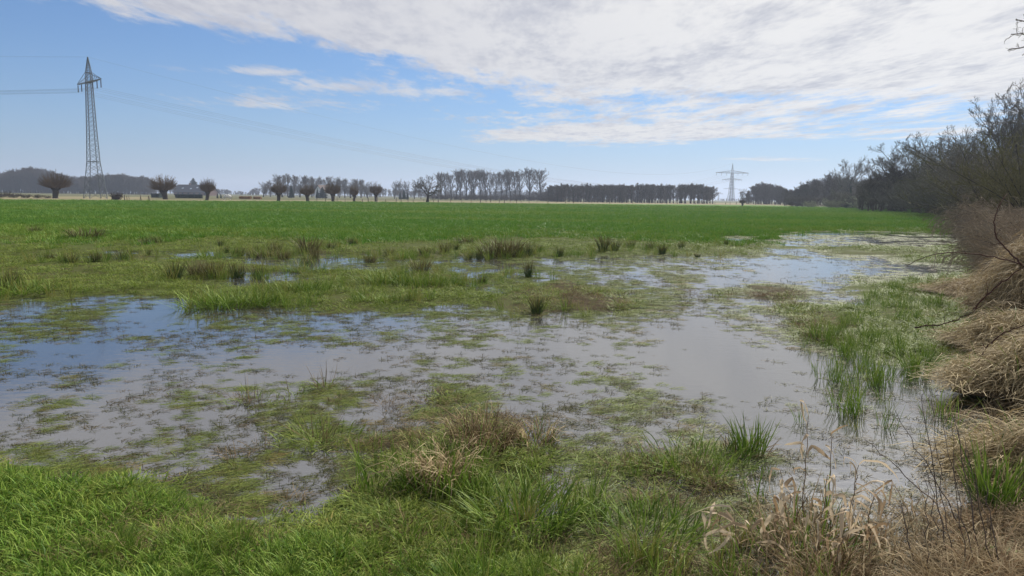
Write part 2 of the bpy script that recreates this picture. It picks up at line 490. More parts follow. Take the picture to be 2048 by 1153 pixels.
def geo(a, b, first, ratio):
    v = [a]; s = first
    while v[-1] < b: v.append(v[-1]+s); s *= ratio
    v[-1] = b
    return v
ys_ = np.array([-90, -50, -25, -12, -6, -3, -1, 0.5, 1.3, 2.0] + geo(2.4, 3900, .045, 1.0125))
xh = geo(0, 3600, .06, 1.021)
xs_ = np.array([-q for q in xh[:0:-1]] + xh)
X, Y = np.meshgrid(xs_, ys_)
shape = X.shape
X, Y = X.ravel(), Y.ravel()
Wg, Gg, PXg, PYg = cover(X, Y)
Zg = ground_h(X, Y, Wg)
fe = field_edge(PXg)
hedge = (PXg > 1893) & (X > 20)
beyond = (PYg < fe) & (Y > 20) & (~(hedge & (Y < 125)))
Gg = np.where(hedge & (PYg < 600), 2.0+0*Gg, Gg)
field = np.clip((PYg < 462+8*np.sin(PXg*.01)+(fbm(X*.16, Y*.16, 71, 3)-.5)*34).astype(float), 0, 1)*(~beyond)*(Y > 10)
d_over = np.where(beyond, fe-PYg, 0)
zone = np.where(beyond, np.where(d_over < np.where(PXg < 300, 9, 4), 2.0, 3.0), field)      # 0 marsh, 1 field, 2 dry strip, 3 pasture beyond
ids = np.arange(len(X)).reshape(shape)
Qg = np.stack([ids[:-1, :-1], ids[:-1, 1:], ids[1:, 1:], ids[1:, :-1]], -1).reshape(-1, 4)

m = new_mat('wet_meadow_soil')
p = objpos(); x_, y_, z_ = xyz(p)
g = attr('fresh'); zf = attr('zone')
n1 = noise(p, 9.0, 6, .65); n2 = noise(p, 1.3, 4, .55); n3 = noise(vec(x_*0.35, y_*0.1), 1.0, 6, .65); n4 = noise(p, 42.0, 3, .6)
marsh = mixc(smooth(g*0.11+(n1-.5)*1.1, .25, .8), (0.052, 0.036, 0.020), (0.070, 0.090, 0.022))
marsh = mixc(smooth(n4, .5, .75)*0.4, marsh, (0.095, 0.072, 0.038))
fld = mixc(smooth(n3, .3, .7), (0.070, 0.160, 0.018), (0.110, 0.215, 0.030))
fld = mixc(smooth(n2, .45, .8)*.5, fld, (0.040, 0.105, 0.015))
dry = mixc(n2, (0.19, 0.17, 0.095), (0.29, 0.255, 0.15))
past = mixc(smooth(n3, .35, .65), (0.095, 0.115, 0.045), (0.15, 0.13, 0.08))
col = mixc(E.m('MINIMUM', zf, 1.0), marsh, fld)
col = mixc(E.m('MINIMUM', E.m('MAXIMUM', zf-1.0, 0.0), 1.0), col, dry)
col = mixc(E.m('MINIMUM', E.m('MAXIMUM', zf-2.0, 0.0), 1.0), col, past)
wetr = smooth(z_, 0.0, 0.03)
finish(col, wetr*0.2+0.7, bump=n1*0.6+n4*0.3, bump_d=.02, spec=.05)
gm = m
me = raw_mesh('meadow_ground', np.stack([X, Y, Zg], -1), [Qg], {'fresh': Gg, 'zone': zone}, [gm], None, True)
o = bpy.data.objects.new('ground', me); COL.objects.link(o); tag(o, kind='structure')

# flood water lying in the hollows
m = new_mat('flood_water')
p = objpos(); x_, y_, z_ = xyz(p)
w1 = noise(vec(x_*1.0, y_*2.2), 5.0, 3, .5); w2 = noise(vec(x_*1.0, y_*2.6), 21.0, 2, .5)
mud = noise(p, .6, 3, .5)
finish(mixc(mud, (0.035, 0.035, 0.034), (0.060, 0.056, 0.050)), 0.04, bump=w1*0.75+w2*0.25, bump_d=.0018, spec=.8)
wn = [n for n in E.nt.nodes if n.type == 'BSDF_PRINCIPLED'][0]; wn.inputs['IOR'].default_value = 2.5
me = raw_mesh('flood_water', [(-45, 1.6, 0), (60, 1.6, 0), (60, 62, 0), (-45, 62, 0)], [np.array([(0, 1, 2, 3)])], None, [m])
o = bpy.data.objects.new('flood_water', me); COL.objects.link(o); tag(o, kind='structure')
def hz(x, y):
    """height of the dry ground or of the water lying on it"""
    return np.maximum(ground_h(np.asarray(x, float), np.asarray(y, float)), 0.0)
def gat(px, py):
    x, y, _ = at(px, py); q = float(hz(np.array([x]), np.array([y]))[0])
    x, y, _ = at(px, py, q); return (x, y, q)

# ---------------------------------------------------------------- grass and floating weed
G_lawn = blade_mat('fresh_grass', (0.050, 0.120, 0.012), (0.220, 0.370, 0.045), (0.38, 0.43, 0.10), (0.32, 0.28, 0.075), .5)
G_lush = blade_mat('lush_grass', (0.060, 0.120, 0.014), (0.185, 0.290, 0.040), (0.33, 0.36, 0.09), (0.28, 0.25, 0.07), .5)
G_mead = blade_mat('field_grass', (0.060, 0.165, 0.013), (0.125, 0.275, 0.024), (0.22, 0.36, 0.055), (0.19, 0.265, 0.035), .5)
G_sward = blade_mat('marsh_sward', (0.075, 0.130, 0.018), (0.240, 0.320, 0.048), (0.37, 0.37, 0.10), (0.30, 0.25, 0.075), .6)
G_mat = blade_mat('floating_weed', (0.045, 0.072, 0.014), (0.215, 0.270, 0.055), (0.29, 0.29, 0.09), (0.21, 0.155, 0.060), .5, trans=.18)
G_dark = blade_mat('dark_weed', (0.028, 0.038, 0.014), (0.110, 0.115, 0.042), (0.17, 0.14, 0.07), (0.13, 0.095, 0.05), .5, trans=.15)
G_straw = blade_mat('dead_grass', (0.209, 0.149, 0.077), (0.484, 0.385, 0.220), (0.550, 0.462, 0.297), (0.286, 0.171, 0.094), .5, trans=.25, rough=.7)
G_brown = blade_mat('brown_dead_grass', (0.075, 0.052, 0.028), (0.27, 0.195, 0.105), (0.36, 0.28, 0.16), (0.12, 0.08, 0.04), .5, trans=.15, rough=.8)
G_rush = blade_mat('rushes', (0.030, 0.062, 0.020), (0.070, 0.105, 0.028), (0.15, 0.085, 0.040), (0.115, 0.075, 0.035), .85, trans=.12, tip0=.3)
G_rushb = blade_mat('brown_rushes', (0.055, 0.065, 0.022), (0.135, 0.115, 0.042), (0.19, 0.14, 0.065), (0.11, 0.075, 0.035), .85, trans=.12, tip0=.3)

def variants(n, mat, name, f, seed):
    out = []
    for i in range(n):
        mb = MB(); r = np.random.default_rng(seed+i*13); f(mb, r); out.append(blade_mesh('%s_tuft' % name, mb, mat))
    return out
T_lawn = variants(4, G_lawn, 'lawn', lambda mb, r: blades(mb, 40, .12, (.035, .10), (.003, .0055), (.2, 1.2), (.2, 1.3), r=r, wob=.25), 100)
T_lush = variants(3, G_lush, 'lush', lambda mb, r: blades(mb, 55, .10, (.14, .32), (.004, .0075), (.05, .5), (.2, 1.2), r=r), 200)
T_sward = variants(4, G_sward, 'sward', lambda mb, r: (blades(mb, 30, .15, (.03, .08), (.004, .008), (.3, 1.2), (.2, 1.1), r=r), blades(mb, 26, .17, (.06, .14), (.004, .007), (1.2, 1.55), (0, .3), r=r, flat=.6)), 300)
T_mat = variants(5, G_mat, 'mat', lambda mb, r: (blades(mb, 46, .15, (.07, .24), (.004, .009), (1.35, 1.6), (-.1, .2), r=r, az=.25, azj=.75, flat=.15, z0=.002), blades(mb, 4, .12, (.04, .09), (.003, .006), (.2, 1.0), (.2, 1.0), r=r)), 400)
T_bits = variants(5, G_dark, 'bits', lambda mb, r: (blades(mb, 12, .08, (.03, .12), (.004, .009), (1.3, 1.6), (-.1, .3), r=r, az=.1, azj=1.2, flat=.3, z0=.002, segs=2), blades(mb, 5, .05, (.02, .06), (.003, .007), (.2, 1.2), (.2, 1.4), r=r, segs=2)), 500)
T_field = variants(4, G_mead, 'field', lambda mb, r: blades(mb, 42, .30, (.08, .17), (.012, .02), (.05, .7), (.2, 1.0), segs=2, r=r), 600)
T_straw = variants(4, G_straw, 'straw', lambda mb, r: blades(mb, 34, .12, (.12, .34), (.003, .006), (.5, 1.35), (.3, 1.3), r=r, wob=.3), 700)
T_brown = variants(4, G_brown, 'brown', lambda mb, r: (blades(mb, 40, .14, (.08, .22), (.003, .007), (.8, 1.5), (.1, .7), r=r, wob=.4, flat=.7), blades(mb, 10, .1, (.08, .2), (.003, .005), (.1, .9), (.2, 1.4), r=r, wob=.3)), 800)
T_reed = variants(4, G_lush, 'reed', lambda mb, r: blades(mb, 16, .09, (.16, .42), (.005, .009), (.03, .35), (.1, .8), r=r), 900)

def cast(N, d0, d1, lim=.78, pw=0.0, seed=1):
    """points over the fan of ground in view; density falls off with distance"""
    r = np.random.default_rng(seed)
    q = r.random(N)
    d = np.exp(np.log(d0)+q*np.log(d1/d0)) if pw == 0 else (d0**pw+q*(d1**pw-d0**pw))**(1/pw)
    t = r.uniform(-lim, lim, N)
    return d*t, d, r
def put(name, T, x, y, r, sc, tint, label, tilt=.12, z=None, maxrot=math.pi):
    n = len(x)
    Z = hz(x, y) if z is None else z
    rot = np.stack([r.normal(0, tilt, n), r.normal(0, tilt, n), r.uniform(-maxrot, maxrot, n)], -1)
    print(name, n)
    return gn_scatter(name, T, np.stack([x, y, Z], -1), rot, sc, r.integers(0, len(T), n), np.clip(tint, 0, 1), label)

def in_heap(x, y): return np.zeros(len(x), bool)

# short lush lawn at the feet of the photographer
x, y, r = cast(8500, 2.4, 7.5, .85, seed=11)
w, g, px, py = cover(x, y)
k = r.random(len(x)) < np.clip((g-4.6)/2.0, 0, 1)*np.clip((3.3-w)/2.6, 0, 1)*np.clip((fbm(x*2.1, y*2.1, 61, 3)-.36)*6, .12, 1)
k = np.asarray(k, float) > .5; x, y, w, g = x[k], y[k], w[k], g[k]
put('short_grass', T_lawn, x, y, r, r.uniform(.4, 1.15, len(x))*(.62+.05*g)*np.clip(.45+(2.0-w)*.33, .38, 1.1), (9.5-g)/6*.8+r.normal(0, .15, len(x)), 'short fresh green grass of the lawn in the near foreground')
x, y, r = cast(1100, 2.4, 7.5, .85, seed=12)
w, g, px, py = cover(x, y)
k = r.random(len(x)) < np.clip((g-4.0)/3.0, 0, .7)*np.clip((3.6-w)/1.2, 0, 1)*(fbm(x*1.3, y*1.3, 77, 3) > .52)*(px < 1560)
x, y, g = x[k], y[k], g[k]
put('long_grass', T_lush, x, y, r, r.uniform(.3, .65, len(x)), (9-g)/7+r.normal(0, .15, len(x)), 'longer blades of fresh grass standing in the lawn and mud in front')

x, y, r = cast(2600, 2.4, 6.5, .85, seed=18)
w, g, px, py = cover(x, y)
k = (r.random(len(x)) < np.clip((3.4-w)/1.5, 0, 1)*np.clip((.56-fbm(x*2.1, y*2.1, 61, 3))*7, .06, 1)*.8)
x, y = x[k], y[k]
put('lawn_thatch', T_brown+T_straw[:2], x, y, r, r.uniform(.25, .6, len(x)), r.random(len(x)), 'brown and straw-coloured thatch showing between the near grass blades')
x, y, r = cast(900, 2.4, 7.0, .85, seed=19)
w, g, px, py = cover(x, y)
k = (r.random(len(x)) < np.clip((4.2-w)/1.5, 0, 1)*np.clip((px-850)/200, 0, 1)*np.clip((1700-px)/200, 0, 1)*.9)*(py > 930)
k = np.asarray(k, float) > .5; x, y = x[k], y[k]
put('marsh_blades', T_reed, x, y, r, r.uniform(.3, .75, len(x)), r.uniform(.2, 1, len(x)), 'scattered upright blades growing out of the mud at the bottom centre')

# olive sward of the drier marsh
x, y, r = cast(52000, 2.6, 48, .8, seed=13)
w, g, px, py = cover(x, y)
zf = (py < 462+8*np.sin(px*.01)+(fbm(x*.16, y*.16, 71, 3)-.5)*34)
cl = fbm(x*2.6*(8/np.clip(y, 4, 40))**.6, y*1.6*(8/np.clip(y, 4, 40))**.6, 91, 3)
k = (r.random(len(x)) < np.where((px > 1480) & (py > 760), .5, 1)*np.clip((3.6-w)/2.0, 0, 1)*np.clip((cl-.30-np.clip(w-.5, 0, 3)*.05)*7, 0, 1)*np.clip(y/14, .42, .72)*np.where(px > 1560, 1.5, 1))*(~zf)*(py > field_edge(px))*(r.random(len(x)) < np.clip(1.2-np.clip(g-7.5, 0, 2)*.6*(y < 6), 0, 1))
k = np.asarray(k, float) > .5; x, y, w, g = x[k], y[k], w[k], g[k]
put('marsh_sward', T_sward, x, y, r, r.uniform(.6, 1.2, len(x))*np.clip(.72+y*.035, .8, 1.8), (7-g)/6*.9+r.normal(0, .22, len(x)), 'short olive green marsh sward growing between the pools')
# dead brown litter where the growth is poor
x, y, r = cast(26000, 2.4, 30, .85, seed=14)
w, g, px, py = cover(x, y)
k = (r.random(len(x)) < np.clip((5.2-g)/2.5, 0, 1)*np.clip((5.0-w)/2.4, 0, 1)*np.clip((fbm(x*2.2, y*2.2, 66, 3)-.35)*5, .05, 1)*.8)*(py > field_edge(px))
k = np.asarray(k, float) > .5; x, y, w, g = x[k], y[k], w[k], g[k]
put('brown_litter', T_brown, x, y, r, r.uniform(.4, .9, len(x))*np.clip(.75+y*.035, .7, 1.6), r.random(len(x)), 'dead brown plant litter lying on the mud')
# mats of drowned grass floating on the flood
x, y, r = cast(90000, 3.2, 46, .8, seed=15)
w, g, px, py = cover(x, y)
fn = fbm(x*3.2*(8/np.clip(y, 4, 30))**.5, y*2.4*(8/np.clip(y, 4, 30))**.5, 21, 3)
k = (r.random(len(x)) < np.clip((8.0-w)/5.0, 0, 1)**1.3*np.clip((fn-.40)*8, .03, 1)*np.clip((y/15)**1.4, .27, 1)*np.where((px > 1480) & (py > 760), .35, 1))*(w > 2.2)*(py > 470)
x, y, w, g, fn = x[k], y[k], w[k], g[k], fn[k]
put('floating_grass', T_mat, x, y, r, r.uniform(.45, 1.1, len(x))*np.clip(.55+y*.035, .6, 1.8)*np.clip(1.25-w*.07, .5, 1), (6-g)/6+r.normal(0, .3, len(x))+(w-4)*.08, 'mats of drowned green and olive grass floating on the water', tilt=.02, maxrot=.5)
x, y, r = cast(80000, 3.2, 40, .8, seed=16)
w, g, px, py = cover(x, y)
fn = fbm(x*2.0, y*2.0, 23, 3)
k = (r.random(len(x)) < np.clip((8.9-w)/3.5, 0, 1)*np.clip((fn-.3)*4, .06, 1)*.8*np.clip((y/15)**1.3, .45, 1))*(w > 2.0)*(py > 476)
x, y, w = x[k], y[k], w[k]
put('floating_scraps', T_bits, x, y, r, r.uniform(.35, 1.2, len(x))*np.clip(.6+y*.03, .6, 1.5), r.random(len(x)), 'dark scraps of weed and leaves scattered over the water', tilt=.03, maxrot=.8)
# bright field beyond
x, y, r = cast(120000, 19, 178, .80, pw=-.35, seed=17)
w, g, px, py = cover(x, y)
k = (py < 468+8*np.sin(px*.01)+(fbm(x*.16, y*.16, 71, 3)-.5)*34+r.normal(0, 7, len(x)))*(py > field_edge(px)+.2)*(w < 3.2)
x, y = x[k], y[k]
put('field_grass', T_field, x, y, r, r.uniform(.7, 1.25, len(x))*np.clip(.75+y*.009, .9, 2.0), fbm(x*.045, y*.16, 4, 4)*1.5-.2+r.normal(0, .2, len(x)), 'even bright green grass covering the wide field')

# ---------------------------------------------------------------- bare trees
B_dark = bark_mat('dark_bark', (0.030, 0.026, 0.022), (0.085, 0.075, 0.060))
B_twig = bark_mat('bare_twigs', (0.060, 0.048, 0.038), (0.145, 0.118, 0.090), 1.5)
B_grey = bark_mat('grey_twigs', (0.075, 0.066, 0.058), (0.150, 0.130, 0.110), 1.5)
B_crown = bark_mat('grey_brown_twigs', (0.085, 0.072, 0.058), (0.200, 0.172, 0.135), 1.5)
B_near = bark_mat('near_bark', (0.085, 0.075, 0.055), (0.23, 0.20, 0.15), 5)
B_willow = bark_mat('willow_shoots', (0.075, 0.048, 0.026), (0.165, 0.115, 0.060), 2)
B_bud = bark_mat('budding_twigs', (0.080, 0.078, 0.035), (0.210, 0.190, 0.075), 1.5)
B_brambl = bark_mat('bramble_canes', (0.13, 0.10, 0.065), (0.46, 0.37, 0.26), 9)
B_conif = bark_mat('conifer_green', (0.010, 0.022, 0.016), (0.030, 0.052, 0.034), 2)

def grow(P, R, m, t0, t1, ang, angj, L, k, up, wob, rf, r, tip=.35, hang=0.0):
    """m children on every branch; returns P (N*m,k,3), R"""
    N, kk, _ = P.shape
    t = (t0+(t1-t0)*(np.arange(m)[None, :]+r.random((N, m)))/m)
    s = t*(kk-1); i = np.minimum(s.astype(int), kk-2); f = (s-i)[..., None]
    n = np.arange(N)[:, None]
    B = P[n, i]*(1-f)+P[n, i+1]*f
    T = nrm(P[n, i+1]-P[n, i])
    rad = (R[n, i]*(1-f[..., 0])+R[n, i+1]*f[..., 0])
    az = r.uniform(0, 2*math.pi, (N, 1)) + np.arange(m)[None, :]*2.4 + r.normal(0, .5, (N, m))
    ref = np.where(np.abs(T[..., 2:3]) > .9, np.array([1., 0, 0]), np.array([0, 0, 1.]))
    a1 = nrm(np.cross(T, ref)); a2 = np.cross(T, a1)
    an = ang+r.normal(0, angj, (N, m))
    D = T*np.cos(an)[..., None] + (a1*np.cos(az)[..., None]+a2*np.sin(az)[..., None])*np.sin(an)[..., None]
    plen = np.linalg.norm(P[:, 1:]-P[:, :-1], axis=-1).sum(1)[:, None]
    ln = (L(t, plen) if callable(L) else plen*L*(1-.55*(t-t0)/max(t1-t0, .01)))*r.uniform(.7, 1.25, (N, m))
    M = N*m
    D = D.reshape(M, 3); B = B.reshape(M, 3); ln = ln.reshape(M)
    Q = np.zeros((M, k, 3)); Q[:, 0] = B
    for j in range(1, k):
        D = D + np.array([0, 0, up/(k-1)]) + r.normal(0, wob, (M, 3))
        D[:, 2] -= hang*j/k
        D = nrm(D)
        Q[:, j] = Q[:, j-1] + D*(ln/(k-1))[:, None]
    r0 = np.minimum(rad.reshape(M)*rf, rad.reshape(M)*.9)
    RR = r0[:, None]*np.linspace(1, tip, k)[None, :]
    return Q, RR
def stem(H, r0, k, lean, wob, r, tip=.35, base=(0, 0, 0)):
    P = np.zeros((1, k, 3)); P[0, 0] = base; D = np.array([lean[0], lean[1], 1.0])
    for j in range(1, k):
        D = nrm(D + r.normal(0, wob, 3)*np.array([1, 1, .2])); P[0, j] = P[0, j-1]+D*H/(k-1)
    R = np.linspace(1, tip, k)[None]*r0; R[0, 0] *= 1.35
    return P, R
def tree_meshes(name, spec, seed, mb_=B_dark, mt_=B_twig, tmin=.012):
    """spec: trunk + list of levels. returns (trunk mesh, crown mesh), built at unit metres"""
    r = np.random.default_rng(seed)
    tr, cr = MB(), MB()
    cur = []
    for st in spec['stems'](r):
        cur.append(stem(*st, r=r))
    for P, R in cur: tr.tubes(P, R, 7, r.random(len(R)))
    for li, lv in enumerate(spec['levels']):
        nxt = []
        for P, R in cur:
            Q, RR = grow(P, R, r=r, **lv); RR = np.maximum(RR, tmin); nxt.append((Q, RR))
        for Q, RR in nxt:
            (tr if li < spec.get('limbs', 1) else cr).tubes(Q, RR, 5 if li == 0 else (4 if li == 1 else 3), r.random(len(RR)), cap=False)
        cur = nxt
    return tr.mesh(name+'_trunk', mb_, True), cr.mesh(name+'_crown', mt_)
def tree_obj(name, meshes):
    """prototype kept aside: (trunk, crown) meshes"""
    return meshes
def plant_tree(kind, meshes, x, y, z, rz, sc, label, cat, group=None):
    e = empty(kind, (x, y, z-.05), rz, label, cat, group); e.scale = sc if np.ndim(sc) else (sc, sc, sc)
    for nm, me in zip(('trunk', 'crown'), meshes):
        c = bpy.data.objects.new(nm, me); COL.objects.link(c); c.parent = e
    return e

def env_round(H):    # branch length by height for a rounded crown
    return lambda t, pl: H*(.18+.30*np.sin(np.clip((t-.15)/.85, 0, 1)*math.pi)**.7)
far_wood = [tree_meshes('wood_tree', dict(
    stems=lambda r: [(11.0, .20, 7, (r.normal(0, .03), r.normal(0, .03)), .05)], limbs=1, levels=[
    dict(m=24, t0=.16, t1=1.0, ang=.62, angj=.2, L=lambda t, pl: 1.6+2.6*(1-np.abs(t-.6)/.5).clip(0, 1), k=5, up=.85, wob=.12, rf=.42),
    dict(m=8, t0=.15, t1=1.0, ang=.6, angj=.2, L=.52, k=4, up=.5, wob=.15, rf=.55),
    dict(m=6, t0=.15, t1=1.0, ang=.6, angj=.25, L=.6, k=3, up=.3, wob=.2, rf=.6)]), 40+i, tmin=.032) for i in range(4)]
poplar = [tree_meshes('poplar', dict(
    stems=lambda r: [(15.0, .30, 9, (r.normal(0, .02), r.normal(0, .02)), .03)], limbs=1, levels=[
    dict(m=34, t0=.24, t1=1.0, ang=.66, angj=.14, L=lambda t, pl: 1.6+4.0*np.sin(np.clip((t-.22)/.80, 0, 1)*math.pi)**.8, k=5, up=.8, wob=.08, rf=.36),
    dict(m=7, t0=.2, t1=1.0, ang=.42, angj=.15, L=.5, k=4, up=.7, wob=.1, rf=.55),
    dict(m=5, t0=.15, t1=1.0, ang=.45, angj=.2, L=.55, k=3, up=.5, wob=.12, rf=.6)]), 60+i, tmin=.028) for i in range(4)]
old_crown = [tree_meshes('broad_tree', dict(
    stems=lambda r: [(6.5, .26, 6, (r.normal(0, .05), r.normal(0, .05)), .09)], limbs=2, levels=[
    dict(m=15, t0=.22, t1=1.0, ang=.80, angj=.2, L=lambda t, pl: 3.4+2.2*t, k=8, up=.75, wob=.13, rf=.42),
    dict(m=9, t0=.15, t1=1.0, ang=.62, angj=.2, L=.50, k=6, up=.45, wob=.15, rf=.5),
    dict(m=8, t0=.15, t1=1.0, ang=.6, angj=.25, L=.50, k=4, up=.35, wob=.17, rf=.6),
    dict(m=6, t0=.1, t1=1.0, ang=.6, angj=.3, L=.6, k=3, up=.2, wob=.25, rf=.6)]), 80+i, B_dark, B_crown, tmin=.011) for i in range(3)]
pollard = []
for i in range(4):
    r = np.random.default_rng(120+i); tr, cr = MB(), MB()
    P, R = stem(1.25, .33, 6, (r.normal(0, .1), 0), .07, r, tip=1.25)
    tr.tubes(P, R, 9, .2)
    h = P[0, -1]
    n = 9; a = np.arange(n)*2*math.pi/n; Q = np.zeros((n, 4, 3))
    for j, (rr, zz) in enumerate(((0, -.1), (.26, .08), (.45, .26), (.58, .5))):
        Q[:, j] = h + np.stack([np.cos(a)*rr, np.sin(a)*rr, np.full(n, zz)], -1) + r.normal(0, .04, (n, 3))
    tr.tubes(Q, np.full((n, 4), .15)*np.array([1.2, 1, .85, .5]), 6, .3)
    N = 230; ph = r.uniform(0, 2*math.pi, N); rr = np.sqrt(r.random(N))
    B = h + np.stack([np.cos(ph)*rr*.5, np.sin(ph)*rr*.5, .05+.4*rr], -1)
    k = 6; Q = np.zeros((N, k, 3)); Q[:, 0] = B
    th = .02+rr*1.45+r.normal(0, .10, N); D = np.stack([np.sin(th)*np.cos(ph), np.sin(th)*np.sin(ph), np.cos(th)], -1)
    ln = r.uniform(2.3, 3.4, N)*(1-(.40+.07*i)*rr**1.6)
    for j in range(1, k):
        D = nrm(D+np.array([0, 0, .13+.02*i])+r.normal(0, .06, (N, 3))); Q[:, j] = Q[:, j-1]+D*(ln/(k-1))[:, None]
    RR = np.linspace(.034, .012, k)[None]*r.uniform(.7, 1.2, (N, 1))
    cr.tubes(Q, RR, 3, r.random(N), cap=False)
    Q2, R2 = grow(Q, RR, 5, .2, .95, .4, .15, lambda t, pl: .9*(1.2-t), 3, .3, .1, .7, r)
    cr.tubes(Q2, np.maximum(R2, .012), 3, r.random(len(R2)), cap=False)
    pollard.append((tr.mesh('pollard_trunk', B_dark, True), cr.mesh('pollard_crown', B_willow)))
def bush_meshes(name, seed, H, W_, mat, n=26, tmin=.010, m2=9, m3=7, up=.5, hang=0.0):
    r = np.random.default_rng(seed); st, cr = MB(), MB()
    P = np.zeros((n, 6, 3)); a = r.uniform(0, 2*math.pi, n); P[:, 0] = np.stack([np.cos(a)*W_*.15, np.sin(a)*W_*.15, a*0], -1)
    th = r.uniform(.1, 1.05, n); D = np.stack([np.sin(th)*np.cos(a), np.sin(th)*np.sin(a), np.cos(th)], -1)
    ln = H/np.cos(th*.75)*r.uniform(.6, 1.0, n); ln = np.minimum(ln, W_*1.1)
    for j in range(1, 6): D = nrm(D+np.array([0, 0, up*.1-.1*hang*j])+r.normal(0, .1, (n, 3))); P[:, j] = P[:, j-1]+D*(ln/5)[:, None]
    R = np.linspace(1, .3, 6)[None]*H*.007*r.uniform(.6, 1.3, (n, 1))
    st.tubes(P, R, 5, r.random(n), cap=False)
    Q, RR = grow(P, R, m2, .1, 1, .7, .25, .45, 4, up, .2, .6, r, hang=hang); RR = np.maximum(RR, tmin); cr.tubes(Q, RR, 3, r.random(len(RR)), cap=False)
    Q, RR = grow(Q, RR, m3, .1, 1, .7, .3, .6, 3, up*.6, .25, .65, r, hang=hang); RR = np.maximum(RR, tmin*.8); cr.tubes(Q, RR, 3, r.random(len(RR)), cap=False)
    return st.mesh(name+'_stems', B_dark, True), cr.mesh(name+'_twigs', mat)
bush = [bush_meshes('bush', 150+i, 3.0, 3.0, B_twig, tmin=.018) for i in range(3)]
bush_fine = [bush_meshes('thicket', 160+i, 4.0, 4.2, B_near, n=34, tmin=.007, m2=12, m3=9) for i in range(2)]
bush_bud = [bush_meshes('budding', 170+i, 4.0, 4.2, B_bud, n=30, tmin=.008, m2=11, m3=8) for i in range(2)]

far_label = {}
ORD = ['first', 'second', 'third', 'fourth', 'fifth', 'sixth', 'seventh', 'eighth', 'ninth', 'tenth', 'eleventh', 'twelfth', 'thirteenth', 'fourteenth', 'fifteenth', 'sixteenth',
       'seventeenth', 'eighteenth', 'nineteenth', 'twentieth', 'twenty-first', 'twenty-second', 'twenty-third', 'twenty-fourth', 'twenty-fifth', 'twenty-sixth', 'twenty-seventh', 'twenty-eighth', 'twenty-ninth', 'thirtieth',
       'thirty-first', 'thirty-second', 'thirty-third', 'thirty-fourth', 'thirty-fifth', 'thirty-sixth', 'thirty-seventh', 'thirty-eighth', 'thirty-ninth', 'fortieth']
def base_at(px, Y):
    """ground point Y metres ahead in line with column px of the photograph"""
    x = ray(px, 400, Y)[0]
    return x, Y, float(hz(np.array([x]), np.array([Y]))[0])
def tree_to(kind, lib, px, ytop, Y, H0, label, cat='tree', group=None, wide=1.0, i=None, rz=None):
    x, y, z = base_at(px, Y)
    H = ray(px, ytop, Y)[2]-z
    s = H/H0
    return plant_tree(kind, lib[(i if i is not None else random.randrange(len(lib))) % len(lib)], x, y, z, rz if rz is not None else random.uniform(0, 6.28), (s*wide, s*wide, s), label, cat, group)
def height_of(me):
    c = np.zeros(len(me.vertices)*3, np.float32); me.vertices.foreach_get('co', c); return float(np.percentile(c[2::3], 99.7))
HW = np.mean([height_of(m[1]) for m in far_wood]); HP = np.mean([height_of(m[1]) for m in poplar])
HO = [height_of(m[1]) for m in old_crown]; HB = np.mean([height_of(m[1]) for m in bush]); HPOL = [height_of(m[1]) for m in pollard]
HF = np.mean([height_of(m[1]) for m in bush_fine]); HBB = np.mean([height_of(m[1]) for m in bush_bud])
random.seed(5)

def wood(name, top, Ys, n, label, wide=1.6, lib=None, H0=None, seed=0, low=.75, under=0):
    """far-off wood that reads as one mass; top = outline (px, y)"""
    r = np.random.default_rng(seed); lib = lib or far_wood; H0 = H0 or HW
    coll_me = []
    for tr, cr in lib:
        a = MB()
        for me in (tr, cr):
            c = np.zeros(len(me.vertices)*3, np.float32); me.vertices.foreach_get('co', c)
            st = np.zeros(len(me.polygons), np.int32); me.polygons.foreach_get('loop_total', st)
            vi = np.zeros(len(me.loops), np.int32); me.loops.foreach_get('vertex_index', vi)
            s0 = np.concatenate([[0], np.cumsum(st)[:-1]])
            q = vi[(s0[st == 4][:, None]+np.arange(4))]
            bvv = np.zeros(len(me.vertices), np.float32); me.attributes['bv'].data.foreach_get('value', bvv)
            a.add(c.reshape(-1, 3)*np.array([wide, wide, 1]), q, None, bvv)
        coll_me.append(a.mesh('bare_tree', B_twig))
    top = np.array(top, float)
    px = r.uniform(top[0, 0], top[-1, 0], n); Y = r.uniform(Ys[0], Ys[1], n); small = r.random(n) < .4
    P, sc = [], []
    for p_, y_, s_ in zip(px, Y, small):
        x, yy, z = base_at(p_, y_); H = ray(p_, np.interp(p_, top[:, 0], top[:, 1]), Ys[0])[2]
        H = H*(r.uniform(low, 1.0) if not s_ else r.uniform(.35, .6)); P.append((x, yy, z-.1)); sc.append(H/H0)
    rot = np.stack([np.zeros(n), np.zeros(n), r.uniform(0, 6.28, n)], -1)
    return gn_scatter(name, coll_me, P, rot, sc, r.integers(0, len(lib), n), r.random(n), label)

# far masses of woodland
wood('far_wood', [(-90, 352), (0, 347), (30, 338), (70, 331), (100, 338), (150, 352), (195, 347), (230, 346), (290, 350), (310, 362)], (560, 600), 620, 'hazy bare wood behind the steel pylon and the hedge on the left', seed=1)
wood('far_low_wood', [(310, 372), (360, 374), (430, 376), (470, 380), (520, 385)], (760, 900), 150, 'low hazy line of woodland behind the farmhouse', seed=2)
wood('far_low_wood', [(500, 377), (530, 372), (600, 368), (700, 366), (760, 371), (800, 378), (860, 380), (960, 378), (1100, 380)], (700, 820), 420, 'low hazy woodland on the horizon behind the pollard willows', seed=3)
wood('distant_wood', [(1395, 395), (1450, 397), (1480, 396), (1530, 392)], (1000, 1100), 70, 'faint low woodland on the horizon around the foot of the far pylon', seed=4)
wood('round_wood', [(1493, 385), (1500, 372), (1515, 364), (1535, 362), (1552, 368), (1568, 376), (1585, 378)], (310, 350), 90, 'dark round-topped copse beside the far pylon', seed=5, low=.85)
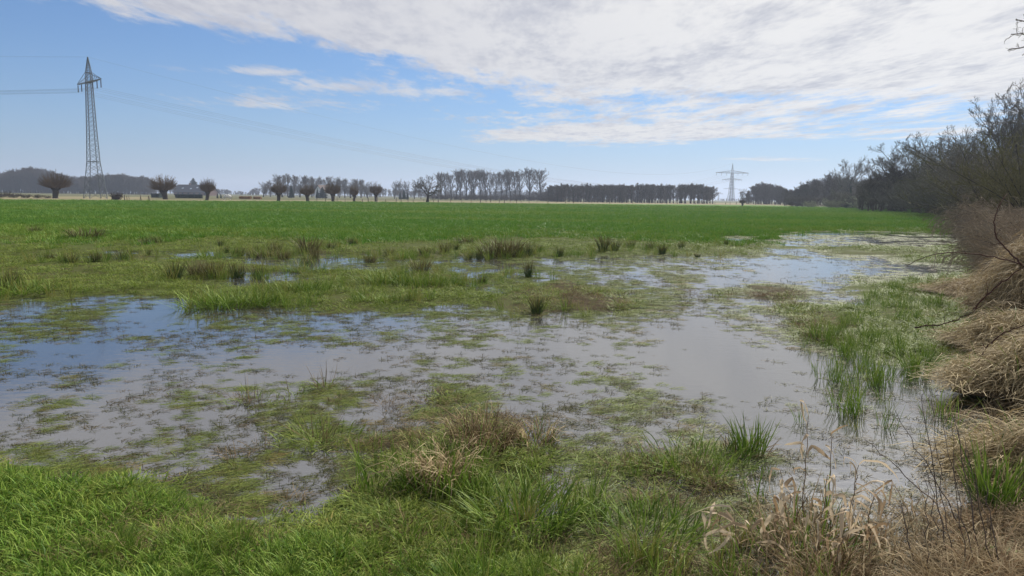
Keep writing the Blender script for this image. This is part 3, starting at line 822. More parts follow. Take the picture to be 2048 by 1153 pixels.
wood('sloping_wood', [(1560, 378), (1590, 372), (1610, 362), (1640, 348), (1668, 340), (1700, 345), (1730, 352), (1780, 345)], (225, 330), 210, 'bare wood rising to the right behind the blossoming bushes', seed=6, low=.8)
wood('side_wood', [(1720, 352), (1760, 330), (1800, 318), (1850, 310), (1900, 300)], (115, 200), 120, 'tangle of bare trees behind the multi-stemmed tree at the field corner', seed=7, low=.7)
# tall group behind the pollards
xs = [527, 541, 556, 565, 576, 588, 600, 612, 624, 634, 646, 657, 668, 679, 690, 701, 712, 722, 735]
tp = [364, 360, 350, 348, 349, 351, 352, 350, 353, 355, 353, 354, 353, 355, 356, 358, 357, 358, 363]
for i, (a, b) in enumerate(zip(xs, tp)):
    tree_to('bare_tree', far_wood if i % 3 else old_crown[1:2], a, b, 400+(i*37) % 50, HW if i % 3 else HO[1], '%s tall bare tree from the left in the row behind the pollard willows' % ORD[i], group='tall bare trees behind the pollard willows', wide=1.4)
for i, (a, b) in enumerate(((789, 362), (803, 361), (815, 362), (829, 361), (842, 366))):
    tree_to('bare_tree', old_crown, a, b, 395, np.mean(HO), '%s airy bare tree from the left beside the dark conifers left of the oak' % ORD[i], group='airy bare trees left of the oak', wide=.85)
# poplars
xs = [882, 891, 903, 912, 921, 932, 943, 949, 961, 973, 980, 992, 1003, 1013, 1022, 1032, 1041, 1060, 1083]
tp = [345, 343, 347, 340, 338, 339, 343, 338, 339, 338, 343, 344, 345, 340, 338, 339, 343, 336, 337]
for i, (a, b) in enumerate(zip(xs, tp)):
    tree_to('poplar', poplar, a, b, 372+(i*29) % 36, HP, ('%s bare poplar from the left in the tall row right of the oak' % ORD[i]) if i < 17 else ('fan-crowned poplar standing apart near the right end of the row', 'broad dense poplar closing the right end of the tall row')[i-17], group='tall poplars in a row', wide=(1.4 if i < 17 else 1.8))
xs = np.linspace(866, 1105, 19)
for i, a in enumerate(xs):
    tree_to('bush', bush, a, 386+(i*5) % 7-(8 if i > 16 else 0), 352+(i*13) % 12, HB, '%s grey bush from the left in the undergrowth below the poplars' % ORD[i], 'bush', 'bushes below the poplars', wide=1.7)
# plantation
xs = np.linspace(1096, 1424, 40)
for i, a in enumerate(xs):
    a += random.uniform(-3, 3)
    b = 368+random.uniform(-2.5, 3)+(3 if i < 3 else 0)+(5 if i > 37 else 0)
    tree_to('plantation_tree', far_wood, a, b, 300+random.uniform(0, 9), HW, '%s tree from the left along the front of the even-topped plantation' % ORD[i], group='trees along the front of the plantation', wide=1.8)
wood('plantation', [(1096, 369), (1200, 368), (1290, 367), (1350, 367), (1400, 368), (1424, 373)], (312, 345), 130, 'interior of the even-topped plantation behind its front row', seed=8, low=.9, wide=1.7)
for i, a in enumerate((1100, 1112, 1124, 1150, 1180, 1210, 1240, 1275)):
    tree_to('bush', bush, a, 392, 306, HB, '%s low bush from the left at the foot of the plantation' % ORD[i], 'bush', 'low bushes at the foot of the plantation', wide=1.8)

# pollard willows
pl = [(111, 343, 398, 1.12, 'large round pollard willow between the hedge and the pylon'), (331, 350, 400, 1.15, 'wide shaggy pollard willow in front of the farmhouse gable'),
      (414, 357, 401.5, .82, 'thin pollard willow with sparse shoots before the farmhouse roof'), (557, 362, 403, .95, 'pollard willow with a leaning fan of shoots, left of the round one'),
      (615, 368, 404.5, .9, 'round dark pollard willow just left of the white gable'), (666, 364, 404, .95, 'bushy pollard willow just right of the white gable'),
      (709, 370, 404, .68, 'small twiggy pollard willow, narrowest of the group'), (752, 364, 404, .85, 'dense egg-shaped pollard willow, last before the oak')]
for i, (a, b, c, wd, lb) in enumerate(pl):
    x, y, z = at(a, c)
    H = ray(a, b, y)[2]; s = H/HPOL[i % 4]
    plant_tree('pollard_willow', pollard[i % 4], x, y, .03, i*1.3, (s*wd*1.0, s*wd*1.0, s), lb, 'willow tree', 'pollard willows beyond the field')
# lone oak
x, y, z = at(855, 406.5)
oak = tree_meshes('oak', dict(
    stems=lambda r: [(3.6, .34, 5, (.02, 0), .06)], limbs=2, levels=[
    dict(m=12, t0=.45, t1=1.0, ang=.95, angj=.25, L=lambda t, pl: 3.0+1.8*t, k=6, up=.75, wob=.17, rf=.55),
    dict(m=8, t0=.2, t1=1.0, ang=.7, angj=.25, L=.50, k=5, up=.3, wob=.25, rf=.6),
    dict(m=8, t0=.1, t1=1.0, ang=.7, angj=.3, L=.50, k=3, up=.2, wob=.28, rf=.6)]), 99, B_dark, B_twig, tmin=.024)
s = (ray(855, 350, y)[2])/height_of(oak[1])
plant_tree('oak_tree', oak, x, y, .03, .6, (s*1.15, s*1.15, s), 'lone gnarled oak with a spreading bare crown at the field edge', 'oak tree')

# right hand side of the field
tree_to('bare_tree', old_crown, 1690, 318, 215, HO[0], 'tall wide-crowned bare tree standing above the sloping wood', wide=.95, i=0)
tree_to('bare_tree', old_crown, 1487, 377, 245, HO[1], 'small airy bare tree between the far pylon and the round copse', wide=.75, i=1)
tree_to('pollard_willow', pollard, 1485, 397, 200, HPOL[1], 'squat dark willow stump below the small airy tree by the far pylon', 'willow tree', wide=1.0, i=1)
tree_to('bare_tree', old_crown, 1810, 284, 118, HO[1], 'wide bare tree with many leaning stems at the corner of the field', wide=1.25, i=1, rz=1.0)
tree_to('bare_tree', old_crown, 1862, 290, 112, HO[2], 'bare tree just right of the leaning stems at the field corner', wide=1.0, i=2)
tree_to('bare_tree', old_crown, 1760, 318, 150, HO[2], 'short bare tree left of the leaning stems at the field corner', wide=1.1, i=2, rz=2.0)
tree_to('bare_tree', old_crown, 1918, 262, 95, HO[0], 'grey bare tree with low limbs reaching left over the hedge', wide=1.2, i=0, rz=2.2)
tree_to('bare_tree', old_crown, 1982, 196, 84, HO[1], 'tallest bare tree, dark and forked, above the bramble hedge', wide=.95, i=1, rz=4.0)
tree_to('bare_tree', old_crown, 2050, 188, 80, HO[2], 'tall bare tree cut by the edge of the frame above the brambles', wide=.9, i=2)
tree_to('bare_tree', old_crown, 2140, 150, 82, HO[0], 'bare tree beyond the tall ones at the end of the hedge', wide=.9, i=0)
tree_to('young_tree', old_crown, 1888, 352, 100, HO[0], 'young pale tree with a bent stem in front of the dark thicket', wide=.6, i=0, rz=5)
k = 0
lbs = ['dark twiggy thicket at the far end of the hedge', 'low dark thicket left of the blossoming bush', 'thicket under the tree with leaning stems', 'dense thicket right of the leaning stems', 'brown thicket behind the young pale tree', 'dark thicket at the foot of the grey bare tree',
       'thicket under the tallest bare tree', 'large near thicket at the frame edge above the brambles', 'thicket between the two tallest trees']
for (a, b, Y, wd) in ((1735, 372, 165, 1.3), (1775, 375, 150, 1.2), (1815, 360, 112, 1.2), (1860, 350, 105, 1.2), (1905, 345, 90, 1.2), (1945, 330, 80, 1.2), (1990, 320, 70, 1.2), (2060, 290, 50, 1.1), (2025, 310, 62, 1.2)):
    tree_to('thicket', bush_fine, a, b, Y, HF, lbs[k], 'thicket', 'thickets along the hedge', wide=wd*1.25, i=k); k += 1
tree_to('bare_tree', old_crown, 2015, 212, 98, HO[0], 'slim bare tree directly right of the tallest forked one', wide=1.0, i=0, rz=1.2)
tree_to('bare_tree', old_crown, 1950, 246, 92, HO[2], 'bare tree filling the gap left of the tallest forked one', wide=1.1, i=2, rz=3.0)
tree_to('thicket', bush_fine, 1975, 268, 88, HF, 'tall thicket of fine twigs behind the tallest forked tree', 'thicket', 'thickets along the hedge', wide=1.3, i=1)
tree_to('thicket', bush_fine, 2040, 250, 74, HF, 'tall thicket of fine twigs under the tree cut by the frame', 'thicket', 'thickets along the hedge', wide=1.3, i=0)
tree_to('budding_willow', bush_bud, 2040, 285, 42, HBB, 'yellow-green budding willow bush leaning in from the hedge', 'willow bush', wide=1.35, i=0)
tree_to('budding_willow', bush_bud, 2100, 250, 36, HBB, 'taller budding willow bush partly outside the frame', 'willow bush', wide=1.2, i=1)
# bushes in front of the woods
for i, (a, b, Y, lb) in enumerate(((1590, 392, 205, 'grey bush leftmost at the foot of the sloping wood'), (1612, 388, 200, 'olive bush at the foot of the sloping wood'), (1672, 390, 180, 'dark bush between the two blossoming bushes'), (1700, 385, 175, 'dark bush at the foot of the wide-crowned tree'))):
    tree_to('bush', bush, a, b, Y, HB, lb, 'bush', 'bushes in front of the sloping wood', wide=1.5, i=i)
B_bloss = bark_mat('blossom_twigs', (0.20, 0.20, 0.13), (0.42, 0.41, 0.32), 3)
bl = [bush_meshes('blossom', 190, 3, 3, B_bloss, tmin=.02)]
for (a, b, Y, wd, lb) in ((1622, 401, 185, 1.3, 'small pale blossoming bush at the foot of the sloping wood'), (1665, 397, 172, 1.3, 'white blossoming bush at the field edge below the wide-crowned tree'), (1735, 391, 140, 1.9, 'largest blossoming bush, spreading at the corner of the field')):
    tree_to('blossoming_bush', bl, a, b, Y, height_of(bl[0][1]), lb, 'bush', 'blossoming bushes', wide=wd)
# hedge on the far left
for i, a in enumerate((-40, 2, 28, 52, 74, 95)):
    tree_to('hedge_bush', bush, a, (379, 383, 386, 388, 389, 391)[i], 172, HB, ('hedge bush at the frame edge', 'highest brown bush of the low hedge on the far left', 'second bush of the low hedge on the far left', 'middle bush of the low brown hedge left of the round willow', 'low hedge bush left of the round willow', 'last low hedge bush at the foot of the round willow')[i], 'bush', 'bushes of the low brown hedge', wide=2.0)

# conifers
def conifer_meshes(seed, H, W_, tiers=19):
    r = np.random.default_rng(seed); tr, cr = MB(), MB()
    P, R = stem(H, H*.02, 5, (0, 0), .01, r, tip=.15); tr.tubes(P, R, 6, .3)
    for i in range(tiers):
        t = i/(tiers-1); zc = H*(.12+.86*t); L = W_*.5*(1-t)**.85+.12
        n = int(16-8*t); a = r.uniform(0, 6.28)+np.arange(n)*2*math.pi/n+r.normal(0, .15, n); k = 5
        s = np.linspace(0, 1, k)[None, :]*L*r.uniform(.6, 1.2, (n, 1))
        Q = np.stack([np.cos(a)[:, None]*s, np.sin(a)[:, None]*s, zc-.5*s+.26*s**2/L+r.normal(0, .12, (n, 1))], -1)
        tr.tubes(Q, np.linspace(.03, .012, k)[None]+np.zeros((n, 1)), 3, .4, cap=False)
        Q2, R2 = grow(Q, np.full((n, k), .05), 9, .1, 1, .9, .15, .32, 3, -.12, .1, 1, r)
        Q2 = Q2.reshape(-1, 3, 3); side = np.array([0, 0, 1.])
        wd = .26*H/10
        cr.tubes(Q2, np.tile(np.array([wd*.5, wd, wd*.3]), (len(Q2), 1)), 3, r.random(len(Q2)))
    return tr.mesh('conifer_trunk', B_dark), cr.mesh('conifer_crown', B_conif)
con = [conifer_meshes(7, 10, 5.5), conifer_meshes(8, 10, 4.2, 20)]
for (a, b, Y, i, wd, lb, base) in ((388, 357, 548, 0, 2.0, 'dark conifer with tiered branches behind the farmhouse roof', 0), (800, 384, 330, 1, .9, 'low conifer left in the dark group beside the airy trees', 0), (808, 379, 335, 1, 1.0, 'tallest conifer of the dark group beside the airy trees', 0), (815, 386, 325, 1, 1.0, 'low conifer right in the dark group beside the airy trees', 0),
        (635, 376, 330, 1, .8, 'slim dark conifer just left of the white gable', 0), (645, 374, 345, 0, 1.6, 'broad dark evergreen behind the white gable', 0), (583, 372, 330, 1, 1.2, 'dark evergreen between two pollard willows', 0), (435, 386, 250, 1, .8, 'small dark conifer just right of the thin pollard willow', 0), (442, 387, 250, 1, .9, 'small dark conifer left of the white horse', 0), (463, 391, 255, 1, 1.2, 'small dark evergreen just right of the white horse', 0), (1700, 372, 170, 1, .8, 'dark ivy-green conifer below the wide-crowned tree', 0)):
    x, y, z = base_at(a, Y); s = (ray(a, b, Y)[2]-z)/10
    plant_tree('conifer', con[i], x, y, z, a, (s*wd, s*wd, s), lb, 'conifer')

# ---------------------------------------------------------------- power pylons and lines
def plain(name, c, rough=.7, metal=0.0, n=.15, scale=3.0):
    m = new_mat(name); k = noise(objpos(), scale, 4, .6)
    finish(mixc(k, tuple(v*(1-n*1.6) for v in c), tuple(min(1, v*(1+n*1.6)) for v in c)), rough, metal=metal); return m
M_steel = plain('galvanised_steel', (0.11, 0.13, 0.145), .6)
M_steel2 = plain('pale_steel', (0.10, 0.10, 0.085), .6)
M_ins = plain('insulator_glaze', (0.035, 0.035, 0.045), .35)
M_wire = plain('aluminium_wire', (0.10, 0.10, 0.11), .6)
def lattice(mb, prof, rl, rb, npan, br=None):
    """square lattice mast; prof = [(z, half width)]"""
    z = np.array([p[0] for p in prof]); w = np.array([p[1] for p in prof])
    zs = [z[0]]
    while zs[-1] < z[-1]-.01:
        zs.append(min(z[-1], zs[-1]+max(.5, np.interp(zs[-1], z, w)*2*npan)))
    sg = [(-1, -1), (1, -1), (1, 1), (-1, 1)]
    C = lambda i, zz: np.array([sg[i % 4][0]*np.interp(zz, z, w), sg[i % 4][1]*np.interp(zz, z, w), zz])
    for i in range(4):
        for a, b in zip(z[:-1], z[1:]): mb.bar(C(i, a), C(i, b), rl)
    for a, b in zip(zs[:-1], zs[1:]):
        for i in range(4):
            mb.bar(C(i, a), C(i+1, b), rb, 3); mb.bar(C(i+1, a), C(i, b), rb, 3)
    return C
def truss_arm(mb, half, zl, zu, wb, r, n=6):
    """one long crossarm through the mast, along local x"""
    for s in (-1, 1):
        for y in (-wb, wb): mb.bar((0, y, zl), (s*half, y*.12, zl+.15), r)
        for y in (-wb, wb): mb.bar((s*wb, y, zu), (s*half, y*.1, zl+.2), r*.75)
        for i in range(n):
            a, b = i/n, (i+1)/n
            ya, yb = wb*(1-a*.88), wb*(1-b*.88)
            mb.bar((s*half*a, -ya, zl), (s*half*b, yb, zl+.1), r*.6, 3); mb.bar((s*half*a, ya, zl), (s*half*b, -yb, zl+.1), r*.6, 3)
            zt = lambda q: zl+.2+(zu-zl)*(1-q)
            if i: mb.bar((s*half*a, 0, zl), (s*half*a, 0, zt(a)), r*.5, 3); mb.bar((s*half*a, 0, zl), (s*half*b, 0, zt(b)), r*.5, 3)
P1 = np.array([ray(191, 398, 184)[0], 184.0, 0.03])
e1 = empty('power_pylon', P1, math.atan2(-.65, .76), 'tall grey lattice power pylon behind the field on the left', 'pylon')
mb = MB(); lattice(mb, [(0, 2.0), (4.6, 1.55), (9.0, 1.12), (17, .86), (28, .60)], .095, .042, .62); mb.build('mast', M_steel, e1)
for q in ((9.0, 1.12), (28, .6), (30.3, .54)):
    mb = MB()
    for i in range(4):
        a = [(-1, -1), (1, -1), (1, 1), (-1, 1)][i]; b = [(-1, -1), (1, -1), (1, 1), (-1, 1)][(i+1) % 4]
        mb.bar((a[0]*q[1], a[1]*q[1], q[0]), (b[0]*q[1], b[1]*q[1], q[0]), .07)
    mb.build('horizontal_ring', M_steel, e1)
mb = MB(); lattice(mb, [(28, .60), (30.3, .54), (34.0, .04)], .08, .04, .7); mb.build('peak', M_steel, e1)
mb = MB(); truss_arm(mb, 7.3, 28.0, 30.3, .6, .085); mb.build('crossarm', M_steel, e1)
INS1 = [-7.1, -4.8, -2.2, 2.2, 4.8, 7.1]
for xx in INS1:
    mb = MB(); z_ = np.linspace(27.9, 26.2, 15); rr = np.where(np.arange(15) % 2, .15, .085)
    mb.tubes(np.stack([np.full(15, xx), np.zeros(15), z_], -1), rr, 6); mb.build('insulator', M_ins, e1)
    mb = MB(); mb.box((xx, 0, 26.12), (.12, .5, .12)); 
# far pylons of the other line
def big_pylon(px, ybase, Y, ytop, arm_y, half_px, label, mat=M_steel2, f=1.0, rz=.12):
    x = ray(px, 400, Y)[0]; H = ray(px, ytop, Y)[2]; za = ray(px, arm_y, Y)[2]; half = half_px/FPX*Y
    e = empty('power_pylon', (x, Y, 0), rz, label, 'pylon', 'pylons of the far line')
    mb = MB(); lattice(mb, [(0, H*.085), (H*.2, H*.055), (za, H*.022)], .34*f, .13*f, 1.0); mb.build('mast', mat, e)
    mb = MB(); lattice(mb, [(za, H*.022), (za+H*.06, H*.02), (H, .05)], .16*f, .08*f, 1.2); mb.build('peak', mat, e)
    mb = MB(); truss_arm(mb, half, za, za+H*.06, H*.022, .36*f, 7); mb.build('crossarm', mat, e)
    for s in (-1, 1):
        for q in (.35, .65, .95):
            mb = MB(); z_ = np.linspace(za-.1, za-3.2, 9); mb.tubes(np.stack([np.full(9, s*q*half), np.zeros(9), z_], -1), np.where(np.arange(9) % 2, .28, .16)*f, 5); mb.build('insulator', M_ins, e)
    return np.array([x, Y, 0]), H, za, half
Pf = big_pylon(1462, 405, 1014, 327, 346.5, 34, 'wide-armed pale lattice pylon far off in the gap between the woods')
Pf3 = big_pylon(1462.5, 405, 1650, 352, 360, 20.5, 'second wide-armed pylon showing behind the pale far one', M_steel, 1.5)
Pf4 = big_pylon(1460.5, 405, 2500, 372, 378, 15, 'third wide-armed pylon low behind the pale far one', M_steel, 1.8)
Pf5 = big_pylon(1437, 405, 2300, 383, 387.5, 9, 'tiny pylon left of the pale far one above the distant wood', M_steel, 1.5)
def wire(name, A, B, sag, r, label, n=48, r2=None):
    A, B = np.array(A, float), np.array(B, float); t = np.linspace(0, 1, n)[:, None]
    P = A+(B-A)*t; P[:, 2] -= sag*4*(t*(1-t))[:, 0]
    mb = MB(); mb.tubes(P, r+((r2 or r)-r)*t[:, 0], 5); o = mb.build(name, M_wire)
    tag(o, label, 'cable', 'cables of the near power line')
ca, sa = math.cos(math.atan2(-.65, .76)), math.sin(math.atan2(-.65, .76))
PL = np.array([-300., 110., 0.])
wire('earth_wire', P1+(0, 0, 34), Pf[0]+(0, 0, Pf[1]), 21, .014, 'single earth wire running down from the pylon tip to the far pylon', r2=.07)
wire('earth_wire', P1+(0, 0, 34), PL+(0, 0, 34), 4, .014, 'single level wire leaving the pylon tip to the left')
WN = ['lowest', 'second lowest', 'third', 'fourth', 'second highest', 'highest']
for i, xx in enumerate(INS1):
    A = P1+np.array([xx*ca, xx*sa, 26.1]); q = (xx/7.1)
    wire('power_cable', A, Pf[0]+np.array([q*Pf[3]*.9, 0, Pf[2]-3.2]), 19.5, .016, '%s of the sagging cables running right from the near pylon' % WN[i], r2=.07)
    wire('power_cable', A, PL+np.array([-q*2, q*5, 26.1]), 5, .016, '%s of the level cables leaving the near pylon to the left' % WN[i])

# ---------------------------------------------------------------- farmhouse, white house, hedges
M_roof = plain('grey_roof_tiles', (0.075, 0.075, 0.088), .7)
M_brick = plain('dark_brick', (0.14, 0.085, 0.070), .8)
M_white = plain('white_render', (0.78, 0.79, 0.80), .6, n=.05)
M_glass = plain('window_glass', (0.55, 0.62, 0.70), .15)
M_dkglass = plain('dark_glass', (0.04, 0.05, 0.06), .15)
M_wood = plain('weathered_wood', (0.11, 0.085, 0.060), .85, n=.3)
M_wood2 = plain('pale_wood', (0.26, 0.22, 0.16), .85, n=.3)
def gable_house(name, x, y, L, D, ze, zr, rz, mw, mr, label, cat):
    e = empty(name, (x, y, 0), rz, label, cat)
    h = D/2
    mb = MB(); V = [(-L/2, -h, 0), (L/2, -h, 0), (L/2, h, 0), (-L/2, h, 0), (-L/2, -h, ze), (L/2, -h, ze), (L/2, h, ze), (-L/2, h, ze), (-L/2, 0, zr), (L/2, 0, zr)]
    mb.add(V, [(0, 1, 5, 4), (2, 3, 7, 6), (1, 2, 6, 5), (3, 0, 4, 7)], [(4, 8, 7), (5, 6, 9)]); mb.build('wall', mw, e)
    mb = MB(); o_, t = .5, .25; k = (zr-ze)/h
    for s in (-1, 1):
        A = [(-L/2-o_, 0, zr+.12), (L/2+o_, 0, zr+.12), (L/2+o_, s*(h+o_), ze-o_*k+.12), (-L/2-o_, s*(h+o_), ze-o_*k+.12)]
        B = [(a, b, c+t) for a, b, c in A]
        mb.add(A+B, [(0, 3, 2, 1), (4, 5, 6, 7), (0, 1, 5, 4), (1, 2, 6, 5), (2, 3, 7, 6), (3, 0, 4, 7)])
    mb.build('roof', mr, e)
    return e, k
hx = ray(392, 390, 520)[0]
eh, kk = gable_house('farmhouse', hx, 520, 27, 11, 2.5, 7.2, -.22, M_brick, M_roof, 'long low brick farmhouse with a grey roof between two pollard willows', 'house')
for (xx, f) in ((-8.0, .55), (-1.5, .6), (3.0, .45), (8, .55)):
    yy = -5.5*f; zz = 7.2-5.5*f*kk+.42
    mb = MB(); mb.box((xx, yy, zz), (1.3, 1.1, .12), tilt=(math.atan(kk), 0)); mb.build('skylight', M_glass, eh)
mb = MB(); mb.box((-4.5, 0, 7.7), (.9, .9, 1.4)); mb.build('chimney', M_brick, eh)
for xx in (-10, -6.5, -2, 2.5, 7, 11):
    mb = MB(); mb.box((xx, -5.53, 1.3), (1.3, .08, 1.1)); mb.build('window', M_dkglass, eh)
mb = MB(); mb.box((-13.53, 1, 2.0), (.08, 1.4, 1.4)); mb.build('window', M_dkglass, eh)
wx = ray(641, 390, 350)[0]
ew, kk = gable_house('white_house', wx+1.2, 350, 5.5, 5.0, 3.6, 5.9, .95, M_white, plain('brown_roof', (0.12, .09, .085), .8), 'small white gabled house under dark evergreens between two pollard willows', 'house')
mb = MB(); mb.box((-2.78, 0.2, 1.9), (.06, 1.0, 1.2)); mb.build('window', M_dkglass, ew)
mb = MB(); mb.box((-2.78, -1.3, 1.05), (.06, .9, 2.1)); mb.build('door', M_dkglass, ew)

def leafy_block(name, L, D, H, mat, seed, n=2600, s=.22):
    r = np.random.default_rng(seed); mb = MB()
    P = r.uniform(-1, 1, (n, 3)); ax = r.integers(0, 3, n); P[np.arange(n), ax] = np.sign(P[np.arange(n), ax])*r.uniform(.75, 1.0, n)
    P = P*np.array([L/2, D/2, H/2])+np.array([0, 0, H/2]); P[:, 2] *= 1+.12*(vnoise(P[:, 0]*.8+50, P[:, 1]+9, seed)-.5)
    a = nrm(r.normal(0, 1, (n, 3))); b = nrm(np.cross(a, r.normal(0, 1, (n, 3))))
    V = np.stack([P-a*s, P-b*s*.6, P+a*s, P+b*s*.6], 1); V[:, :, 2] = np.maximum(V[:, :, 2], 0)
    mb.add(V, np.arange(n*4).reshape(n, 4), None, np.repeat(r.random(n), 4))
    inner = MB(); 
    mb.box((0, 0, H*.45), (L*.93, D*.8, H*.88))
    return mb.mesh(name, mat)
L_dark = bark_mat('dark_hedge_leaves', (0.012, 0.022, 0.020), (0.040, 0.060, 0.045), 3)
L_oran = bark_mat('russet_hedge_leaves', (0.22, 0.10, 0.04), (0.48, 0.30, 0.12), 3)
def hedge(name, px0, px1, Y, ytop, mat, label, seed, D=1.6):
    x0 = ray(px0, 400, Y)[0]; x1 = ray(px1, 400, Y)[0]; H = ray((px0+px1)/2, ytop, Y)[2]
    o = bpy.data.objects.new(name, leafy_block(name, x1-x0, D, H, mat, seed, int(240*(x1-x0)), .16)); COL.objects.link(o)
    o.location = ((x0+x1)/2, Y, 0.0); tag(o, label, 'hedge')
hedge('garden_hedge', 352, 404, 235, 389.5, L_dark, 'dark clipped garden hedge in front of the farmhouse', 1)
hedge('garden_hedge', 306, 322, 240, 387.5, L_dark, 'dark rounded hedge block behind the shaggy pollard willow', 2, 3)
hedge('russet_hedge', 480, 502, 232, 393.5, L_oran, 'low orange-brown leafy hedge just right of the white horse', 3)
hedge('russet_hedge', 508, 522, 232, 394, L_oran, 'short reddish leafy hedge farther right of the white horse', 4)

# white horse grazing
M_horse = plain('white_coat', (0.72, 0.72, 0.70), .7, n=.1, scale=2)
hxp, hyp, _ = at(455, 400.6)
me = bpy.data.meshes.new('white_horse')
HV = [((0, 0, .98), .25), ((.35, 0, 1.0), .27), ((.68, 0, 1.02), .24), ((.92, 0, .98), .17), ((-.42, 0, 1.02), .26), ((-.66, 0, .98), .20),     # 0-5 trunk (head towards -x)
      ((-.92, 0, .88), .15), ((-1.12, 0, .62), .11), ((-1.24, 0, .40), .10), ((-1.33, 0, .20), .075), ((-1.37, 0, .08), .05),   # neck 6-7, head 8-10
      ((-.55, -.15, .80), .12), ((-.56, -.16, .46), .055), ((-.55, -.16, .10), .042), ((-.58, -.16, .03), .05),
      ((-.60, .15, .80), .12), ((-.66, .16, .46), .055), ((-.66, .16, .10), .042), ((-.69, .16, .03), .05),
      ((.72, -.16, .78), .16), ((.66, -.17, .58), .085), ((.80, -.17, .42), .055), ((.78, -.17, .10), .042), ((.75, -.17, .03), .05),
      ((.66, .16, .78), .16), ((.58, .17, .58), .085), ((.70, .17, .42), .055), ((.66, .17, .10), .042), ((.63, .17, .03), .05),
      ((1.04, 0, .92), .05), ((1.10, 0, .65), .06), ((1.08, 0, .40), .03), ((-1.12, -.07, .70), .03), ((-1.10, -.09, .80), .015), ((-1.12, .07, .70), .03), ((-1.10, .09, .80), .015)]
HE = [(0, 1), (1, 2), (2, 3), (0, 4), (4, 5), (5, 6), (6, 7), (7, 8), (8, 9), (9, 10), (5, 11), (11, 12), (12, 13), (13, 14), (5, 15), (15, 16), (16, 17), (17, 18),
      (2, 19), (19, 20), (20, 21), (21, 22), (22, 23), (2, 24), (24, 25), (25, 26), (26, 27), (27, 28), (3, 29), (29, 30), (30, 31), (7, 32), (32, 33), (7, 34), (34, 35)]
me.from_pydata([v for v, _ in HV], HE, []); me.materials.append(M_horse)
o = bpy.data.objects.new('white_horse', me); COL.objects.link(o)
sk = o.modifiers.new('skin', 'SKIN')
for i, (_, rd) in enumerate(HV): me.skin_vertices[0].data[i].radius = ((rd*1.7, rd*1.7) if rd > .14 else (rd*1.35, rd*1.35))
me.skin_vertices[0].data[0].use_root = True
o.modifiers.new('smooth', 'SUBSURF').render_levels = 2
o.location = (hxp, hyp, .02); o.rotation_euler = (0, 0, .15); o.scale = (.95,)*3
tag(o, 'white horse with its head down grazing right of the farmhouse', 'horse')

# rusty implement and leaning posts left of the first pollards
M_rust = plain('dark_rust', (0.045, 0.032, 0.028), .85, n=.4)
ix, iy, _ = at(226, 401.5)
ei = empty('farm_implement', (ix, iy, .03), 0, 'dark rusty farm implement with a ring and an arched bar, standing at the field edge', 'farm machine')
def ring(mb, c, rad, r, n=18, axis='y', a0=0, a1=2*math.pi):
    a = np.linspace(a0, a1, n)
    P = np.stack([c[0]+rad*np.cos(a), np.full(n, c[1]), c[2]+rad*np.sin(a)], -1); mb.tubes(P, np.full(n, r), 5)
mb = MB(); ring(mb, (1.15, 0, .62), .60, .055); ring(mb, (1.15, 0, .62), .12, .05)
for q in range(6): mb.bar((1.15, 0, .62), (1.15+.6*math.cos(q*1.05), 0, .62+.6*math.sin(q*1.05)), .022)
mb.build('ring_wheel', M_rust, ei)
mb = MB(); ring(mb, (.35, .6, .45), .42, .05); 
for q in range(6): mb.bar((.35, .6, .45), (.35+.42*math.cos(q*1.05), .6, .45+.42*math.sin(q*1.05)), .022)
mb.build('small_wheel', M_rust, ei)
mb = MB(); mb.bar((-.3, 0, .12), (.25, 0, .95), .09); mb.bar((.25, 0, .95), (1.2, 0, 1.05), .06); mb.bar((-.2, .5, .3), (1.3, .3, .45), .07); mb.bar((.25, 0, .95), (.35, .6, .45), .07); mb.bar((.1, -.1, .2), (.6, .2, .9), .08); mb.box((.1, .1, .72), (.5, .6, .4), .3); mb.box((.55, .2, .35), (.35, .5, .5), .6)
mb.build('frame', M_rust, ei)
mb = MB(); a = np.linspace(2.6, .2, 12); mb.tubes(np.stack([1.35+.75*np.cos(a), np.zeros(12), .35+.75*np.sin(a)], -1), np.full(12, .085), 5); mb.build('arched_bar', M_rust, ei)
st_, cr_ = bush_meshes('bramble_on_implement', 401, 1.3, 1.2, B_twig, n=22, tmin=.018)
eb = empty('bush', (ix+.25, iy+1.0, .03), 0, 'small dark bush growing up through the rusty implement', 'bush'); eb.scale = (1.05, 1, 1.3)
for nm, q in (('stems', st_), ('twigs', cr_)):
    c = bpy.data.objects.new(nm, q); COL.objects.link(c); c.parent = eb
def post_obj(name, px, py, H, r_, lean, mat, label=None, group=None, parent=None):
    x, y, z = at(px, py); mb = MB(); ly, lx = lean[1], lean[0]
    P = np.array([(0, 0, -.15), (lx*.5*H, ly*.5*H, .5*H), (lx*H, ly*H, H)]); mb.tubes(P, [r_*1.05, r_, r_*.92], 7); o = mb.build(name, mat, parent)
    o.location = (x, y, .02) if parent is None else (x-parent.location.x, y-parent.location.y, 0)
    if label: tag(o, label, 'post', group)
    return o
for (a, b, H, lx, lb) in ((249.5, 401.8, 1.15, -.02, 'thick upright post right of the rusty implement'), (254.5, 401.8, .95, -.08, 'shorter post between two leaning ones by the rusty implement'), (259.5, 402, 1.1, -.22, 'pale post leaning left, last beside the rusty implement'),
                          (280.0, 402.5, 1.1, .15, 'dark post leaning right in the left crossed pair'), (283.0, 402.5, .85, -.15, 'dark post leaning left in the left crossed pair'), (296.8, 402.5, 1.0, .02, 'straight post of the right crossed pair'), (300.5, 402.8, .95, -.28, 'slanting post of the right crossed pair')):
    post_obj('fence_post', a, b, H, .085 if 'thick' in lb else .06, (lx, 0), M_wood if 'pale' not in lb else M_wood2, lb)
